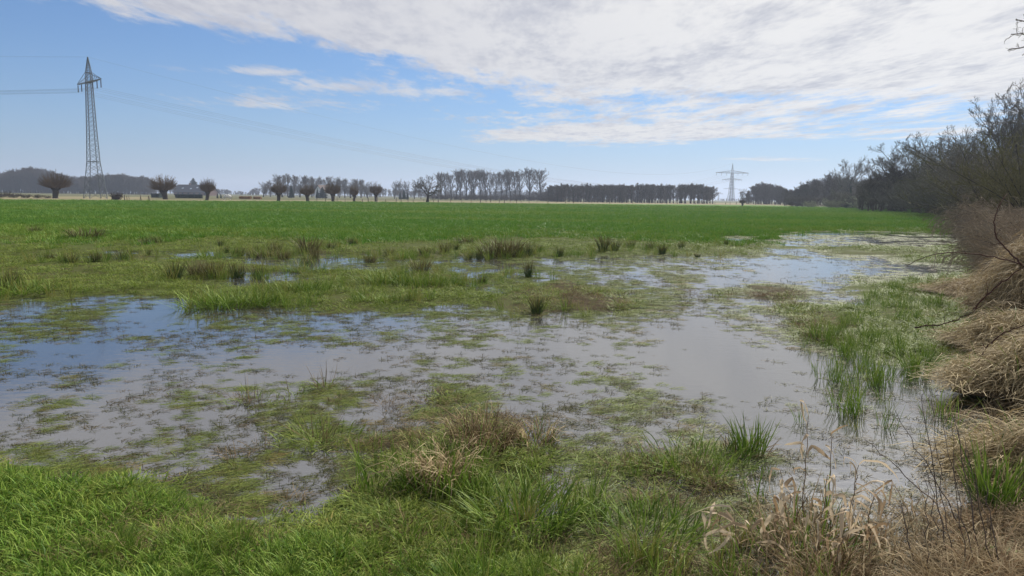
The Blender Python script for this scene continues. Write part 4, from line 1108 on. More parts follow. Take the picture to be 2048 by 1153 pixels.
# pasture fence along the far edge
random.seed(11)
fx, fy, _ = at(1130, 407)
ef = empty('pasture_fence', (fx, fy, .02), 0, 'long post-and-wire pasture fence along the far edge of the green field', 'fence')
pxs = []; q = 618.0
while q < 1668: pxs.append(q); q += random.uniform(9, 24)
tops = []
for q in pxs:
    b = np.interp(q, EDGE[:, 0], EDGE[:, 1])-random.uniform(.2, 1.6); H = random.uniform(.75, 1.25); lx = random.gauss(0, .06)
    o = post_obj('post', q, b, H, random.uniform(.055, .10), (lx, 0), M_wood if random.random() < .75 else M_wood2, parent=ef)
    x, y, _ = at(q, b); tops.append((x+lx*H*.8-fx, y-fy, H*.8))
mb = MB()
for zf in (1.0, .55):
    T_ = np.array(tops); T_[:, 2] = np.minimum(T_[:, 2], .8)*zf; mb.tubes(T_, np.full(len(T_), .006), 3)
mb.build('wire', M_wire, ef)

# ---------------------------------------------------------------- individual tussocks
def blade_obj(name, mb, mat, parent=None):
    o = bpy.data.objects.new(name, blade_mesh(name, mb, mat)); COL.objects.link(o)
    if parent is not None: o.parent = parent
    return o
def rush_meshes(n, mat, seed, nb=110, rad=.12, h=(.28, .62), spread=.5):
    out = []
    for i in range(n):
        mb = MB(); r = np.random.default_rng(seed+i)
        blades(mb, nb, rad, h, (.006, .011), (.02, spread), (0, .35), r=r, wob=.05, segs=3)
        blades(mb, 30, rad*1.3, (.1, .25), (.006, .01), (.4, 1.3), (.2, .9), r=r, segs=3)
        out.append(blade_mesh('rush', mb, mat))
    return out
R_green = rush_meshes(5, G_rush, 1000); R_brown = rush_meshes(4, G_rushb, 1100, 150, .18, (.25, .55), .6)
R_dark = rush_meshes(3, G_rush, 1200, 90, .08, (.3, .6), .3)
R_low = []
for i in range(4):
    mb = MB(); r = np.random.default_rng(1300+i); blades(mb, 150, .30, (.12, .30), (.006, .011), (.1, .9), (.2, 1.1), r=r, segs=3); R_low.append(blade_mesh('clump', mb, G_lush))
TUS = [  # px, py(base), height px, kind, width factor
 (70, 468, 14, 'b', 1.3), (171, 478, 20, 'b', 3.0), (291, 489, 14, 'g', 1.3), (315, 486, 14, 'b', 1.0), (441, 494, 17, 'g', .8), (453, 506, 14, 'g', .8), (480, 513, 18, 'g', 1.1), (499, 512, 9, 'b', .8), (513, 505, 14, 'g', .8),
 (530, 514, 13, 'b', 1.8), (551, 509, 26, 'b', 1.0), (567, 518, 16, 'b', 1.4), (615, 504, 30, 'b', 1.6), (631, 517, 22, 'b', .9), (616, 530, 14, 'g', .9), (99, 519, 11, 'b', .8), (140, 526, 16, 'g', 1.2), (191, 525, 18, 'g', 1.3), (244, 521, 20, 'g', 1.7), (297, 511, 11, 'd', .6),
 (424, 517, 15, 'l', 2.4), (350, 560, 36, 'g', 1.3), (393, 551, 26, 'b', 1.1), (427, 555, 32, 'b', 1.6), (475, 556, 30, 'g', 1.4), (516, 558, 30, 'g', 1.1), (12, 577, 30, 'g', 1.5), (46, 585, 22, 'l', 2.2), (608, 543, 16, 'l', 1.8), (430, 614, 34, 'l', 2.2), (482, 608, 32, 'l', 2.2), (533, 608, 28, 'l', 1.6),
 (585, 583, 28, 'l', 1.6), (622, 583, 26, 'l', 1.6), (739, 526, 17, 'b', 1.0), (779, 511, 14, 'g', 1.2), (796, 519, 9, 'l', 1.4), (816, 515, 17, 'l', 1.0), (850, 511, 17, 'g', 1.3), (888, 504, 20, 'b', 1.1), (912, 500, 14, 'g', 1.0), (936, 518, 14, 'g', 1.4), (958, 519, 20, 'g', .8),
 (985, 514, 32, 'b', 1.8), (1014, 513, 36, 'b', 1.9), (1036, 513, 26, 'g', 1.2), (1057, 512, 28, 'g', 1.2), (1078, 505, 18, 'g', .9), (1119, 514, 22, 'g', 1.1), (1155, 510, 16, 'l', 1.0), (1206, 503, 30, 'd', 2.0), (1230, 501, 22, 'g', 1.4), (1261, 496, 16, 'g', 1.2), (1297, 500, 16, 'g', 1.2),
 (1324, 508, 18, 'd', 1.6), (1363, 498, 15, 'g', 1.0), (840, 545, 28, 'b', 1.4), (763, 562, 26, 'l', 1.8), (800, 566, 26, 'l', 1.8), (842, 570, 26, 'l', 1.8), (880, 570, 24, 'l', 1.6), (905, 572, 20, 'l', 1.2), (1057, 555, 34, 'd', 1.3), (965, 567, 14, 'd', 1.0), (1073, 626, 34, 'd', 1.2), (768, 603, 20, 'l', 2.2),
 (1452, 492, 12, 'd', 1.0), (1395, 515, 8, 'd', 1.0), (705, 488, 12, 'g', 1.4), (660, 498, 12, 'g', 1.4), (930, 488, 14, 'b', 2.0)]
TUS.sort(key=lambda t: t[0])
zone_of = lambda t: ('in the far left grass', 'above the thin left channel')[t[1] > 482] if t[0] < 320 and t[1] < 500 else ('beside the long left channel' if t[1] < 534 and t[0] < 700 else ('along the far shore' if t[1] < 534 else ('in the left marsh' if t[0] < 560 else ('on the central green island' if t[0] < 930 else 'standing alone in the central marsh'))))
cnt = {}; zl = {}
for t in TUS: zl.setdefault((zone_of(t), t[3]), []).append(t)
LOOK = {'b': 'brown-tipped rush tussock', 'g': 'dark green rush tussock', 'd': 'small spiky blackish rush tussock', 'l': 'bright green grass clump'}
LIBT = {'b': R_brown, 'g': R_green, 'd': R_dark, 'l': R_low}
HT = {k: float(np.mean([height_of(m_) for m_ in v])) for k, v in LIBT.items()}
for i, t in enumerate(TUS):
    px, py, hp, kd, wd = t
    x, y, z = gat(px, py); H = hp/FPX*math.hypot(x, y)*1.2; s = H/HT[kd]
    o = bpy.data.objects.new('grass_clump' if kd == 'l' else 'rush_tussock', LIBT[kd][i % len(LIBT[kd])]); COL.objects.link(o)
    o.location = (x, y, z-.01); o.rotation_euler = (0, 0, i*1.7); sw = max(.8, min(2.2, s))*wd if kd != 'l' else s*wd*.8
    o.scale = (sw*.9, sw*.9, s)
    lst = zl[(zone_of(t), kd)]; j = lst.index(t); sz = 'tall ' if hp > 25 else ('low ' if hp < 13 else '')
    if len(lst) == 1: lb = '%s%s %s' % (sz, LOOK[kd], zone_of(t))
    else: lb = '%s%s %s, %s from the left' % (sz, LOOK[kd], zone_of(t), ORD[j])
    tag(o, lb, 'grass clump' if kd == 'l' else 'rush tussock', 'tussocks in the wet meadow')

# grass gathered round the feet of the tussocks
r = np.random.default_rng(66); TX = []
for t in TUS:
    x, y, z = gat(t[0], t[1]); q = int(5+4*t[4])
    for _ in range(q): TX.append((x+r.normal(0, .22+.16*t[4]), y+r.normal(0, .35)))
TX = np.array(TX); put('tussock_grass', T_reed, TX[:, 0], TX[:, 1], r, r.uniform(.5, 1.1, len(TX)), r.uniform(.2, 1, len(TX)), 'rough grass gathered round the feet of the tussocks')

# ---------------------------------------------------------------- near clumps in the flood
def clump(name, px, py, label, parts, rz=0.0):
    x, y, z = gat(px, py); e = empty(name, (x, y, z), rz, label, 'grass clump')
    for nm, mat, f in parts:
        mb = MB(); f(mb, np.random.default_rng(int(px*7+py+len(nm)))); blade_obj(nm, mb, mat, e)
    return e
clump('straw_tussock', 885, 972, 'green tussock topped with pale drooping straw in the near water', [
    ('green_blades', G_lush, lambda mb, r: (blades(mb, 420, .26, (.12, .30), (.004, .007), (.05, .7), (.2, 1.0), r=r), blades(mb, 60, .3, (.2, .38), (.005, .008), (.1, .5), (.1, .8), r=r))),
    ('straw_blades', G_straw, lambda mb, r: (blades(mb, 170, .13, (.26, .50), (.004, .010), (.05, .6), (1.0, 2.4), r=r, az=2.2, azj=2.2, wob=.3, kink=1.1), blades(mb, 50, .2, (.2, .45), (.005, .012), (.2, .8), (.9, 2.2), r=r, az=3.0, azj=.8, wob=.3, kink=1.3)))])
clump('brown_tussock', 965, 893, 'dead brown tussock of broken stems behind the straw-topped one', [
    ('brown_blades', G_brown, lambda mb, r: blades(mb, 260, .20, (.15, .36), (.004, .008), (.05, .7), (.1, 1.3), r=r, wob=.35, kink=.8)),
    ('straw_blades', G_straw, lambda mb, r: blades(mb, 60, .20, (.2, .42), (.003, .007), (.1, .8), (.2, 1.6), r=r, wob=.3, kink=1.0)),
    ('green_blades', G_lush, lambda mb, r: blades(mb, 60, .24, (.08, .2), (.004, .007), (.1, .8), (.2, 1.1), r=r))])
clump('pinkish_tussock', 1068, 885, 'small tussock of pinkish dead leaves, right of the dead brown one', [
    ('straw_blades', G_straw, lambda mb, r: blades(mb, 60, .13, (.14, .32), (.004, .008), (.05, .6), (.3, 1.8), r=r, wob=.3, kink=1.1)),
    ('green_blades', G_lush, lambda mb, r: blades(mb, 80, .18, (.08, .2), (.004, .007), (.1, .8), (.2, 1.1), r=r)),
    ('brown_blades', G_brown, lambda mb, r: blades(mb, 60, .14, (.1, .24), (.004, .007), (.1, .9), (.2, 1.1), r=r, wob=.3))])
clump('reedy_tuft', 755, 975, 'upright dark reedy blades at the left end of the near tussocks', [
    ('green_blades', G_lush, lambda mb, r: blades(mb, 46, .17, (.14, .34), (.006, .010), (.02, .5), (.1, .6), r=r))])
clump('grass_clump', 1040, 1040, 'large lush clump of broad green blades below the near tussocks', [
    ('green_blades', G_lush, lambda mb, r: blades(mb, 340, .30, (.14, .34), (.005, .010), (.15, 1.1), (.2, 1.1), r=r))])
clump('grass_clump', 1290, 1075, 'ragged green clump right of centre at the bottom', [
    ('green_blades', G_lush, lambda mb, r: blades(mb, 190, .28, (.12, .30), (.005, .009), (.2, 1.1), (.2, 1.0), r=r))])
clump('grass_clump', 1390, 925, 'wide low green clump left of the upright tuft', [
    ('green_blades', G_lush, lambda mb, r: blades(mb, 240, .38, (.08, .20), (.004, .008), (.2, 1.2), (.2, 1.0), r=r))])
clump('upright_tuft', 1497, 905, 'upright green tuft standing in open water on the right', [
    ('green_blades', G_lush, lambda mb, r: blades(mb, 90, .11, (.14, .30), (.006, .010), (.02, .45), (.1, .6), r=r)),
    ('brown_blades', G_brown, lambda mb, r: blades(mb, 50, .16, (.08, .2), (.004, .008), (.3, 1.2), (.1, .8), r=r))])
clump('grass_clump', 1838, 742, 'green tuft in the water below the reedy shore', [
    ('green_blades', G_lush, lambda mb, r: blades(mb, 120, .15, (.15, .32), (.006, .010), (.1, .9), (.1, .7), r=r))])
clump('upright_tuft', 1985, 1010, 'bright upright green tuft beside the lowest straw heap', [
    ('green_blades', G_lush, lambda mb, r: blades(mb, 130, .12, (.18, .40), (.006, .010), (.02, .4), (.1, .5), r=r))])
clump('straw_tussock', 1655, 1105, 'brown tussock of dry broken stems around the foot of the dead reeds', [
    ('brown_blades', G_brown, lambda mb, r: blades(mb, 260, .30, (.10, .30), (.003, .006), (.1, 1.1), (.1, 1.0), r=r, wob=.3, kink=.8)),
    ('straw_blades', G_straw, lambda mb, r: blades(mb, 160, .30, (.12, .38), (.003, .006), (.1, .9), (.1, 1.2), r=r, wob=.25, kink=.9))])
clump('straw_tussock', 1840, 1125, 'low litter of dry grass stems below the thin dark stalks', [
    ('brown_blades', G_brown, lambda mb, r: blades(mb, 200, .36, (.10, .26), (.003, .006), (.5, 1.4), (.1, .8), r=r, wob=.3, kink=.6)),
    ('straw_blades', G_straw, lambda mb, r: blades(mb, 130, .36, (.12, .34), (.003, .006), (.4, 1.3), (.1, 1.0), r=r, wob=.25, kink=.7))])
clump('grass_clump', 1600, 1110, 'sparse green clump under the curled dead leaves', [
    ('green_blades', G_lush, lambda mb, r: blades(mb, 60, .22, (.12, .3), (.005, .009), (.1, .8), (.1, .9), r=r))])
for i, (px, py, lb) in enumerate(((500, 805, 'low wiry clump with bent stalks in the left water'), (588, 795, 'tiny clump with one long upright blade'), (650, 775, 'small spiky brown clump right of the long blade'), (640, 880, 'dense low clump of matted grass left of the near tussocks'))):
    clump('wiry_clump', px, py, lb, [('green_blades', G_sward, lambda mb, r: blades(mb, (60, 30, 40, 170)[i], (.22, .13, .14, .30)[i], (.06, .17), (.004, .007), (.3, 1.4), (.1, .8), r=r)),
        ('brown_blades', G_brown, lambda mb, r: blades(mb, (9, 5, 14, 20)[i], .10, (.12, .30), (.004, .006), (.05, .8), (0, .3), r=r))])

# reedy fringe of the right shore
x, y, r = cast(30000, 3.0, 26, .80, seed=31)
w, g, px, py = cover(x, y)
left = np.interp(py, [560, 600, 640, 690, 740, 800, 900, 1150], [1790, 1700, 1650, 1560, 1580, 1660, 1500, 1350])
mass = np.clip((px-left)/60, 0, 1)*np.clip((1930-px)/60, 0, 1)*np.clip((py-545)/20, 0, 1)
k = r.random(len(x)) < mass*np.clip((fbm(x*1.4, y*1.2, 55, 3)-.47)*6, .02, 1)*np.where(py > 780, .12, .45)*np.clip((g-1.5)/3, .1, 1)*np.clip((9.2-w)/3, 0, 1)
x, y, g = x[k], y[k], g[k]
put('shore_reeds', T_reed, x, y, r, r.uniform(.3, .8, len(x)), (6.5-g)/6+r.normal(0, .2, len(x)), 'upright green reedy blades fringing the shore on the right')
x, y, r = cast(26000, 2.4, 14, 1.5, seed=33)
w, g, px, py = cover(x, y)
mass = np.clip((px-np.interp(py, [600, 700, 850, 950, 1150], [1800, 1830, 1880, 1700, 1350]))/120, 0, 1)*np.clip((py-600)/60, 0, 1)
k = (r.random(len(x)) < mass*np.where(px > 1900+(900-py)*.12, 1.0, .45)*np.clip((fbm(x*2, y*2, 58, 3)-np.where(px > 1960, .30, .42))*5, 0, 1)*np.clip((5.5-w)/3, .03, 1))
x, y = x[k], y[k]
put('dead_straw', T_straw+T_brown[:1], x, y, r, r.uniform(.5, 1.05, len(x)), r.random(len(x)), 'flattened dead straw strewn over the muddy right bank')

# ---------------------------------------------------------------- straw heaps on the right bank
M_core = bark_mat('matted_straw', (0.045, 0.030, 0.016), (0.15, 0.105, 0.055), 14)
def heap(px, py, rx, ry, H, label, n, seed, dx=0.0, az=None, mat=G_straw, green=0):
    x, y, z = gat(px, py); x += dx; z = float(hz(np.array([x]), np.array([y]))[0]); r = np.random.default_rng(seed)
    e = empty('straw_heap', (x, y, z), 0, label, 'straw heap', 'heaps of dead grass on the right bank')
    nu, nv = 40, 12; th = np.linspace(0, 2*math.pi, nu, endpoint=False); q = np.linspace(0, 1, nv)
    T_, Q_ = np.meshgrid(th, q)
    def surf(t, q):
        f = 1+.40*(vnoise(np.cos(t)*2.4+5+seed, np.sin(t)*2.4+5, seed)-.5)*2
        hh = H*(np.cos(np.clip(q, 0, 1)*math.pi/2)**1.15)*(1+1.0*(fbm(np.cos(t)*q*3+9, np.sin(t)*q*3+seed, seed+1, 2)-.5))
        return np.stack([np.cos(t)*q*rx*f, np.sin(t)*q*ry*f, hh], -1)
    V = surf(T_, Q_).reshape(-1, 3)*np.array([.93, .93, .9])-np.array([0, 0, .03]); ids = np.arange(nu*nv).reshape(nv, nu)
    F = np.stack([ids[:-1], np.roll(ids, -1, 1)[:-1], np.roll(ids, -1, 1)[1:], ids[1:]], -1).reshape(-1, 4)
    mb = MB(); mb.add(V, F); mb.build('matted_core', M_core, e, True)
    t = r.uniform(0, 2*math.pi, n); qq = np.sqrt(r.random(n))*.97; B = surf(t, qq)
    mb = MB()
    # strands hang down the slope
    rr = r
    ln = rr.uniform(.18, .55, n); wd = rr.uniform(.0035, .0085, n); k = 6
    P = np.zeros((n, k, 3)); P[:, 0] = B; ang = t+rr.normal(0, 1.0, n)+(vnoise(B[:, 0]*3+20, B[:, 1]*3+20, 5)-.5)*3; el = rr.uniform(-.2, 1.0, n)
    for j in range(1, k):
        el = el-rr.uniform(.15, .55, n); el = np.maximum(el, -1.15); ang = ang+rr.normal(0, .34, n)
        P[:, j] = P[:, j-1]+np.stack([np.cos(el)*np.cos(ang), np.cos(el)*np.sin(ang), np.sin(el)], -1)*(ln/(k-1))[:, None]
        gx = P[:, j]; qn = np.clip(np.hypot(gx[:, 0]/rx, gx[:, 1]/ry), 0, 1)
        floor_ = H*.55*np.cos(qn*math.pi/2)**1.15; P[:, j, 2] = np.maximum(P[:, j, 2], np.maximum(floor_, .01)+rr.uniform(0, .03, n))
    tw = ang+math.pi/2; side = np.stack([np.cos(tw), np.sin(tw), rr.normal(0, .3, n)], -1); prof = np.array([.8, 1, 1, .9, .6, .15])
    Vv = P[:, :, None, :]+side[:, None, None, :]*(wd[:, None, None, None]*prof[None, :, None, None]*np.array([-.5, .5])[None, None, :, None])
    idx = np.arange(n*k*2).reshape(n, k, 2); Qd = np.stack([idx[:, :-1, 0], idx[:, :-1, 1], idx[:, 1:, 1], idx[:, 1:, 0]], -1).reshape(-1, 4)
    mb.V.append(Vv.reshape(-1, 3)); mb.Q.append(Qd); mb.n += n*k*2; mb.A.append(np.repeat(rr.random(n), k*2)); mb.bt = [np.tile(np.repeat(np.linspace(0, 1, k), 2), n)]
    blade_obj('straw', mb, mat, e)
    if green:
        mb = MB(); tt = rr.uniform(0, 6.28, green); b = surf(tt, np.sqrt(rr.random(green))); blades(mb, green, 1, (.12, .35), (.005, .009), (.2, 1.0), (.2, 1.2), r=rr, base=b, az=0.0)
        blade_obj('green_blades', mb, G_lush, e)
G_straw2 = blade_mat('grey_dead_grass', (0.18, 0.13, 0.060), (0.56, 0.45, 0.25), (0.56, 0.47, 0.30), (0.22, 0.14, 0.07), .5, trans=.2, rough=.7)
heap(1985, 640, 1.0, 1.2, 1.0, 'tallest rusty heap of dead grass below the brambles', 9000, 1, dx=.80)
heap(2000, 800, 1.15, .95, .44, 'middle heap of grey straw sweeping down to the water', 9000, 2, dx=.85, mat=G_straw2, green=220)
heap(2040, 960, .62, .55, .30, 'lowest small straw heap beside the upright green tuft', 3500, 3, dx=.30, mat=G_straw2, green=60)
heap(1965, 700, .9, .6, .32, 'low fan of flattened straw between the two larger heaps', 4500, 4, dx=.55, mat=G_straw2, green=90)
heap(1930, 590, 1.0, .8, .28, 'low pale straw patch in front of the brambles', 3500, 5, dx=.5)
heap(2150, 620, 1.5, 1.5, 1.25, 'straw heap at the frame edge behind the tallest one', 7000, 6, dx=.3)
heap(2200, 760, 1.1, 1.0, .85, 'straw heap outside the bank at the right edge', 5000, 7, dx=.2, mat=G_straw2)
heap(1880, 428, 3.0, 2.0, .7, 'reddish dry grass bank below the young pale tree', 2500, 8, mat=G_straw)

# ---------------------------------------------------------------- brambles
def cane_mesh(seed, n=26, H=(.5, 1.3)):
    r = np.random.default_rng(seed); mb = MB()
    k = 7; P = np.zeros((n, k, 3)); ph = r.uniform(0, 6.28, n); P[:, 0] = np.stack([np.cos(ph)*.3*r.random(n), np.sin(ph)*.3*r.random(n), ph*0], -1)
    a = r.uniform(0, 6.28, n); el = r.uniform(.5, 1.5, n); ln = r.uniform(H[0], H[1]*1.5, n)
    for j in range(1, k):
        el = el-r.uniform(.05, .35, n); a = a+r.normal(0, .12, n)
        P[:, j] = P[:, j-1]+np.stack([np.cos(el)*np.cos(a), np.cos(el)*np.sin(a), np.sin(el)], -1)*(ln/(k-1))[:, None]
    P[:, :, 2] = np.maximum(P[:, :, 2], .01)
    R = np.linspace(.010, .005, k)[None]*r.uniform(.7, 1.4, (n, 1)); mb.tubes(P, R, 3, r.random(n), cap=False)
    Q, RR = grow(P, R, 7, .1, 1, .8, .3, .38, 4, .1, .2, .7, r); mb.tubes(Q, np.maximum(RR, .0048), 3, r.random(len(RR)), cap=False)
    return mb.mesh('canes', B_brambl)
canes = [cane_mesh(500+i) for i in range(4)]
r = np.random.default_rng(41); n = 1900
yy = np.exp(r.uniform(math.log(11.5), math.log(120), n)); lo = np.interp(yy, [8, 11, 15, 25, 45, 80, 130], [.72, .69, .645, .62, .60, .59, .585]); xx = yy*lo+r.random(n)**1.2*np.clip(yy*.32, 3, 14)
zz = hz(xx, yy)
sc = r.uniform(.35, .95, n)*np.clip(.75+.012*yy, .8, 1.6)*np.clip(.35+(xx-yy*lo)/np.clip(yy*.06, .6, 3), .35, 1.1)
gn_scatter('brambles', canes, np.stack([xx, yy, zz-.02], -1), np.stack([r.normal(0, .15, n), r.normal(0, .15, n), r.uniform(0, 6.28, n)], -1), sc, r.integers(0, 4, n), r.random(n), 'brown tangle of leafless brambles along the right hedge')
bb = [bush_meshes('bramble_bush', 600+i, 1.6, 1.9, B_brambl, n=34, tmin=.006, m2=9, m3=6, up=.2, hang=.8) for i in range(3)]; HBR = np.mean([height_of(m_[1]) for m_ in bb])
for i, (a, Y, H, w_, lb) in enumerate(((1935, 62, 1.9, 1.0, 'tan bramble bush farthest along the hedge foot'), (1962, 44, 1.8, 1.0, 'tan bramble bush where the hedge meets the far water'), (1998, 31, 1.6, 1.0, 'broad tan bramble bush in the middle of the thicket'), (2035, 23, 1.5, 1.0, 'pinkish bramble bush behind the hooked cane'), (2085, 18, 1.5, 1.0, 'nearest bramble bush cut by the frame edge'), (2015, 38, 2.1, 1.2, 'tall bramble bush behind the middle of the thicket'))):
    x_, y_, z_ = base_at(a, Y); s_ = H/HBR; e_ = plant_tree('bramble_bush', bb[i % 3], x_, y_, z_, i*1.1, (s_*w_, s_*w_, s_), lb, 'bramble bush', 'bramble bushes at the hedge foot')
k2 = r.random(n) < .8
put('hedge_straw', T_straw, xx[k2], yy[k2]*r.uniform(.97, 1.03, k2.sum()), r, sc[k2]*2.2, r.random(k2.sum()), 'dead grass growing up through the brambles')
M_cane = bark_mat('dark_cane', (0.05, 0.028, 0.022), (0.12, 0.06, 0.045), 8)
def cane(pts, r0, label):
    C = np.array([ray(a, b, Y) for a, b, Y in pts]); t = np.linspace(0, 1, len(C)); T2 = np.linspace(0, 1, 24)
    # smooth through the points
    from numpy import interp
    P = np.stack([interp(T2, t, C[:, i]) for i in range(3)], -1)
    for _ in range(3): P[1:-1] = (P[:-2]+2*P[1:-1]+P[2:])/4
    P += rng.normal(0, .006, P.shape)
    mb = MB(); mb.tubes(P-P[0], np.linspace(r0, r0*.4, 24), 5)
    Q, RR = grow((P-P[0])[None], np.linspace(r0, r0*.4, 24)[None], 9, .1, .98, .8, .2, lambda t, pl: .12, 3, .1, .2, .6, rng); mb.tubes(Q, np.maximum(RR, .002), 3, cap=False)
    o = mb.build('bramble_cane', M_cane, None, True, P[0]); tag(o, label, 'bramble cane', 'long bramble canes')
cane([(2075, 545, 9.4), (2020, 520, 9.5), (1960, 508, 9.6), (1900, 505, 9.8), (1850, 513, 10), (1815, 530, 10.2)], .010, 'long bramble cane arching left over the pale straw')
cane([(2045, 530, 9.2), (2020, 505, 9.3), (1992, 478, 9.4), (1985, 440, 9.5), (2000, 405, 9.6), (2014, 390, 9.7)], .012, 'upright hooked bramble cane rising above the thicket')
cane([(1945, 620, 8.6), (1985, 580, 8.5), (2030, 545, 8.4), (2075, 520, 8.3)], .011, 'slanting bramble cane crossing the tallest straw heap')
cane([(1945, 740, 6.6), (1975, 690, 6.6), (2015, 660, 6.5), (2075, 645, 6.4)], .009, 'curved bramble cane over the middle straw heap')
cane([(1830, 655, 8.4), (1880, 650, 8.3), (1930, 635, 8.2), (1965, 610, 8.1)], .008, 'low bramble cane lying along the edge of the mud')

# ---------------------------------------------------------------- dead reeds with curled leaves, and bare stalks
G_pale = blade_mat('papery_leaf', (0.30, 0.20, 0.11), (0.74, 0.62, 0.45), (0.62, 0.50, 0.34), None, .4, trans=.3, rough=.6)
M_stalk = bark_mat('dry_stalk', (0.14, 0.095, 0.06), (0.34, 0.26, 0.18), 20)
M_thin = bark_mat('thin_dead_stalk', (0.060, 0.045, 0.040), (0.17, 0.135, 0.115), 20)
def ribbon(mb, p0, az, el, L, w, curl, r, twist=2.0, k=16):
    P = [np.array(p0, float)]; a = az; kink = r.integers(3, 12); ks = r.uniform(.5, 2.2); cu = r.uniform(.2, 1.0)
    for j in range(1, k):
        el -= curl/k*cu*(1+1.2*math.sin(j*.9+ks)); a += r.normal(0, .22)
        if j == kink: el -= ks; a += r.normal(0, .9)
        el = max(el, -1.75) if r.random() < .7 else el
        P.append(P[-1]+np.array([math.cos(el)*math.cos(a), math.cos(el)*math.sin(a), math.sin(el)])*L/(k-1)*r.uniform(.7, 1.3))
    P = np.array(P); T_ = nrm(np.gradient(P, axis=0)); tw = np.linspace(0, twist, k)+r.uniform(0, 3)
    n1 = nrm(np.cross(T_, np.array([0, 0, 1.])+r.normal(0, .05, 3))); n2 = np.cross(T_, n1)
    s = n1*np.cos(tw)[:, None]+n2*np.sin(tw)[:, None]; prof = np.interp(np.linspace(0, 1, k), [0, .15, .5, .85, 1], [.3, .8, 1, .5, .04])*w/2*r.uniform(.75, 1.15, k)
    fold = n1*-np.sin(tw)[:, None]+n2*np.cos(tw)[:, None]
    V = np.stack([P-s*prof[:, None]+fold*prof[:, None]*.35, P, P+s*prof[:, None]+fold*prof[:, None]*.35], 1)
    idx = np.arange(k*3).reshape(k, 3); Q = np.concatenate([np.stack([idx[:-1, c], idx[:-1, c+1], idx[1:, c+1], idx[1:, c]], -1) for c in (0, 1)])
    mb.V.append(V.reshape(-1, 3)); mb.Q.append(Q+mb.n); mb.A.append(np.full(k*3, r.random())); mb.n += k*3
    mb.bt = getattr(mb, 'bt', []); mb.bt.append(np.repeat(np.linspace(0, 1, k), 3))
def dead_reed(bx, by, tx, ty, label, leaves, seed, rad=.0032, lean=0.0, w=.016):
    B = np.array(gat(bx, by)); T_ = np.array(ray(tx, ty, B[1]+lean)); r = np.random.default_rng(seed)
    e = empty('dead_reed', B, 0, label, 'dead reed', 'dry reeds in the right foreground')
    t = np.linspace(0, 1, 9)[:, None]; P = (T_-B)*t; P[1:-1] += r.normal(0, .006, (7, 3)); mb = MB(); mb.tubes(P, np.linspace(rad, rad*.5, 9), 6); mb.build('stem', M_stalk, e, True)
    for i in range(leaves):
        q = 1-(i/max(leaves, 1))*.75*r.uniform(.8, 1.1); p = (T_-B)*np.clip(q, .1, 1); mb = MB()
        ribbon(mb, p, r.uniform(0, 6.28), r.uniform(.2, 1.2), r.uniform(.10, .30), w*r.uniform(.6, 1.3), r.uniform(1.8, 4.2), r, r.uniform(-3, 3)); blade_obj('leaf', mb, G_pale, e)
dead_reed(1605, 1060, 1617, 832, 'tallest dry reed with a curled leaf at its tip', 4, 1)
dead_reed(1660, 1070, 1662, 868, 'dry reed with two pale curled leaves right of the tallest', 5, 2)
dead_reed(1570, 1130, 1580, 985, 'bunched dry reed with broad papery leaves', 9, 3, w=.022)
dead_reed(1450, 1110, 1430, 1005, 'low dry reed with leaves hooked over to the left', 6, 4)
dead_reed(1690, 1120, 1712, 968, 'dry reed with a long white drooping leaf', 6, 5, w=.019)
dead_reed(1640, 1120, 1625, 1000, 'short dry reed between the bunched one and the drooping leaf', 6, 6)
dead_reed(1745, 1150, 1735, 1050, 'low dry reed at the bottom edge with a looping leaf', 6, 7, w=.018)
dead_reed(1530, 1150, 1500, 1050, 'low dry reed at the bottom edge left of the bunched one', 5, 8)
dead_reed(1700, 1040, 1718, 930, 'slim dry reed with small brown leaves', 4, 9, w=.012)
for i_, (a_, b_, c_, d_, l_) in enumerate(((1585, 1090, 1560, 940, 'leaning dry reed left of the tallest one'), (1625, 1135, 1655, 950, 'dry reed with crossing papery leaves in the middle of the group'), (1730, 1090, 1748, 985, 'dry reed at the right end of the group with a bent tip'), (1480, 1140, 1468, 1030, 'leaning dry reed with a creamy leaf at the left of the group'), (1665, 1150, 1690, 1060, 'short dry reed rising from the bottom edge under the drooping leaf'))):
    dead_reed(a_, b_, c_, d_, l_, 6, 40+i_, w=.018)
random.seed(21)
STK = [(1895, 1120, 1842, 790), (1905, 1130, 1862, 800), (1880, 1100, 1848, 905), (1930, 1150, 1902, 850), (1950, 1140, 1884, 838), (1965, 1120, 1905, 830), (1925, 1060, 1790, 820), (1985, 1150, 1935, 900), (1860, 1150, 1850, 960), (1995, 1120, 1952, 960), (1875, 1010, 1730, 880), (2010, 1153, 1960, 930), (1945, 1010, 1925, 870), (1830, 1140, 1800, 1000)]
for i, (a, b, c, d) in enumerate(sorted(STK, key=lambda s: s[2])):
    B = np.array(gat(a, b)); T_ = np.array(ray(c, d, B[1]+random.uniform(0, .25))); r = np.random.default_rng(900+i)
    t = np.linspace(0, 1, 10)[:, None]; P = (T_-B)*t; P[1:-1] += r.normal(0, .007, (8, 3)); mb = MB(); rad = np.linspace(.0030, .0012, 10)*random.uniform(.8, 1.4); mb.tubes(P, rad, 5)
    Q, RR = grow(P[None], rad[None], 4, .3, 1, .5, .2, lambda t, pl: .10, 4, .2, .1, .6, r); mb.tubes(Q, RR, 4)
    o = mb.build('dead_stalk', M_thin, None, True, B); tag(o, '%s from the left of the thin dark dead stalks in the right foreground' % (ORD[i] if i < 13 else 'last'), 'dead stalk', 'thin dead stalks in the right foreground')

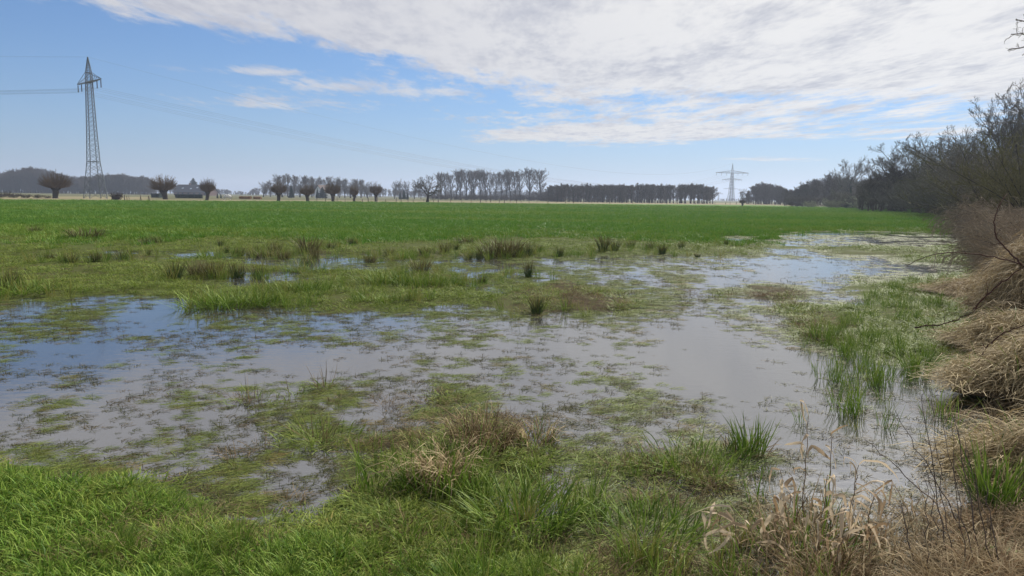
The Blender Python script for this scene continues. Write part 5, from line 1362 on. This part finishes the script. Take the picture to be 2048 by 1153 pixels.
# thin branch reaching into the top right corner from a tree beside the frame
r = np.random.default_rng(77)
Yb = 17.0; bx, _, _ = ray(2330, 500, Yb); e = empty('bare_tree', (bx, Yb, float(hz(np.array([bx]), np.array([Yb]))[0])), 0, 'bare tree just outside the frame whose twigs reach into the top right corner', 'tree')
o0 = np.array(e.location); tr, cr = MB(), MB()
P, R = stem(7.6, .13, 8, (-.05, 0), .06, r, tip=.25); tr.tubes(P, R, 8)
limbs = []
for (pts) in ([(2330, 180, Yb), (2200, 95, Yb), (2110, 75, Yb-.2), (2062, 70, Yb-.3), (2022, 66, Yb-.3)], [(2330, 240, Yb), (2200, 160, Yb), (2100, 110, Yb), (2060, 92, Yb), (2018, 100, Yb)], [(2330, 150, Yb), (2200, 60, Yb), (2110, 52, Yb), (2034, 46, Yb)], [(2310, 260, Yb), (2180, 200, Yb+.3), (2070, 128, Yb+.3)]):
    C = np.array([ray(*p_) for p_ in pts])-o0; t = np.linspace(0, 1, len(C)); C[0] = P[0, 5]; T2 = np.linspace(0, 1, 9); limbs.append(np.stack([np.interp(T2, t, C[:, i]) for i in range(3)], -1)+r.normal(0, .03, (9, 3)))
LP = np.array(limbs); LR = np.linspace(.035, .010, 9)[None]*np.ones((len(limbs), 1)); tr.tubes(LP, LR, 6)
Q, RR = grow(LP, LR, 11, .35, 1, .7, .2, lambda t, pl: .5*(1.35-t), 6, .1, .22, .55, r); cr.tubes(Q, np.maximum(RR, .005), 4, r.random(len(RR)))
Q, RR = grow(Q, RR, 5, .2, 1, .7, .3, .45, 4, .05, .25, .6, r); cr.tubes(Q, np.maximum(RR, .004), 3, r.random(len(RR)))
Q, RR = grow(P, R, 12, .35, 1, .8, .2, lambda t, pl: 2.2*(1.2-t), 6, .6, .15, .5, r); Q = Q[Q[:, -1, 0] > -.6]; RR = RR[:len(Q)]; tr.tubes(Q, RR, 4, cap=False)
Q, RR = grow(Q, RR, 8, .2, 1, .6, .3, .4, 4, .2, .2, .6, r); cr.tubes(Q, np.maximum(RR, .004), 3, r.random(len(RR)))
tr.build('trunk', B_near, e, True); cr.build('crown', B_near, e)

# ---------------------------------------------------------------- haze
m = bpy.data.materials.new('haze'); m.use_nodes = True; E.nt = m.node_tree
for n in list(E.nt.nodes): E.nt.nodes.remove(n)
oo = E.nt.nodes.new('ShaderNodeOutputMaterial'); pv = E.nt.nodes.new('ShaderNodeVolumePrincipled')
pv.inputs['Color'].default_value = (0.68, 0.79, 1.0, 1); pv.inputs['Density'].default_value = 0.00036; pv.inputs['Anisotropy'].default_value = 0.3
E.nt.links.new(pv.outputs[0], oo.inputs['Volume'])
mb = MB(); mb.box((0, 1900, 33.5), (7400, 4100, 71)); o = mb.build('haze', m); tag(o, kind='stuff')
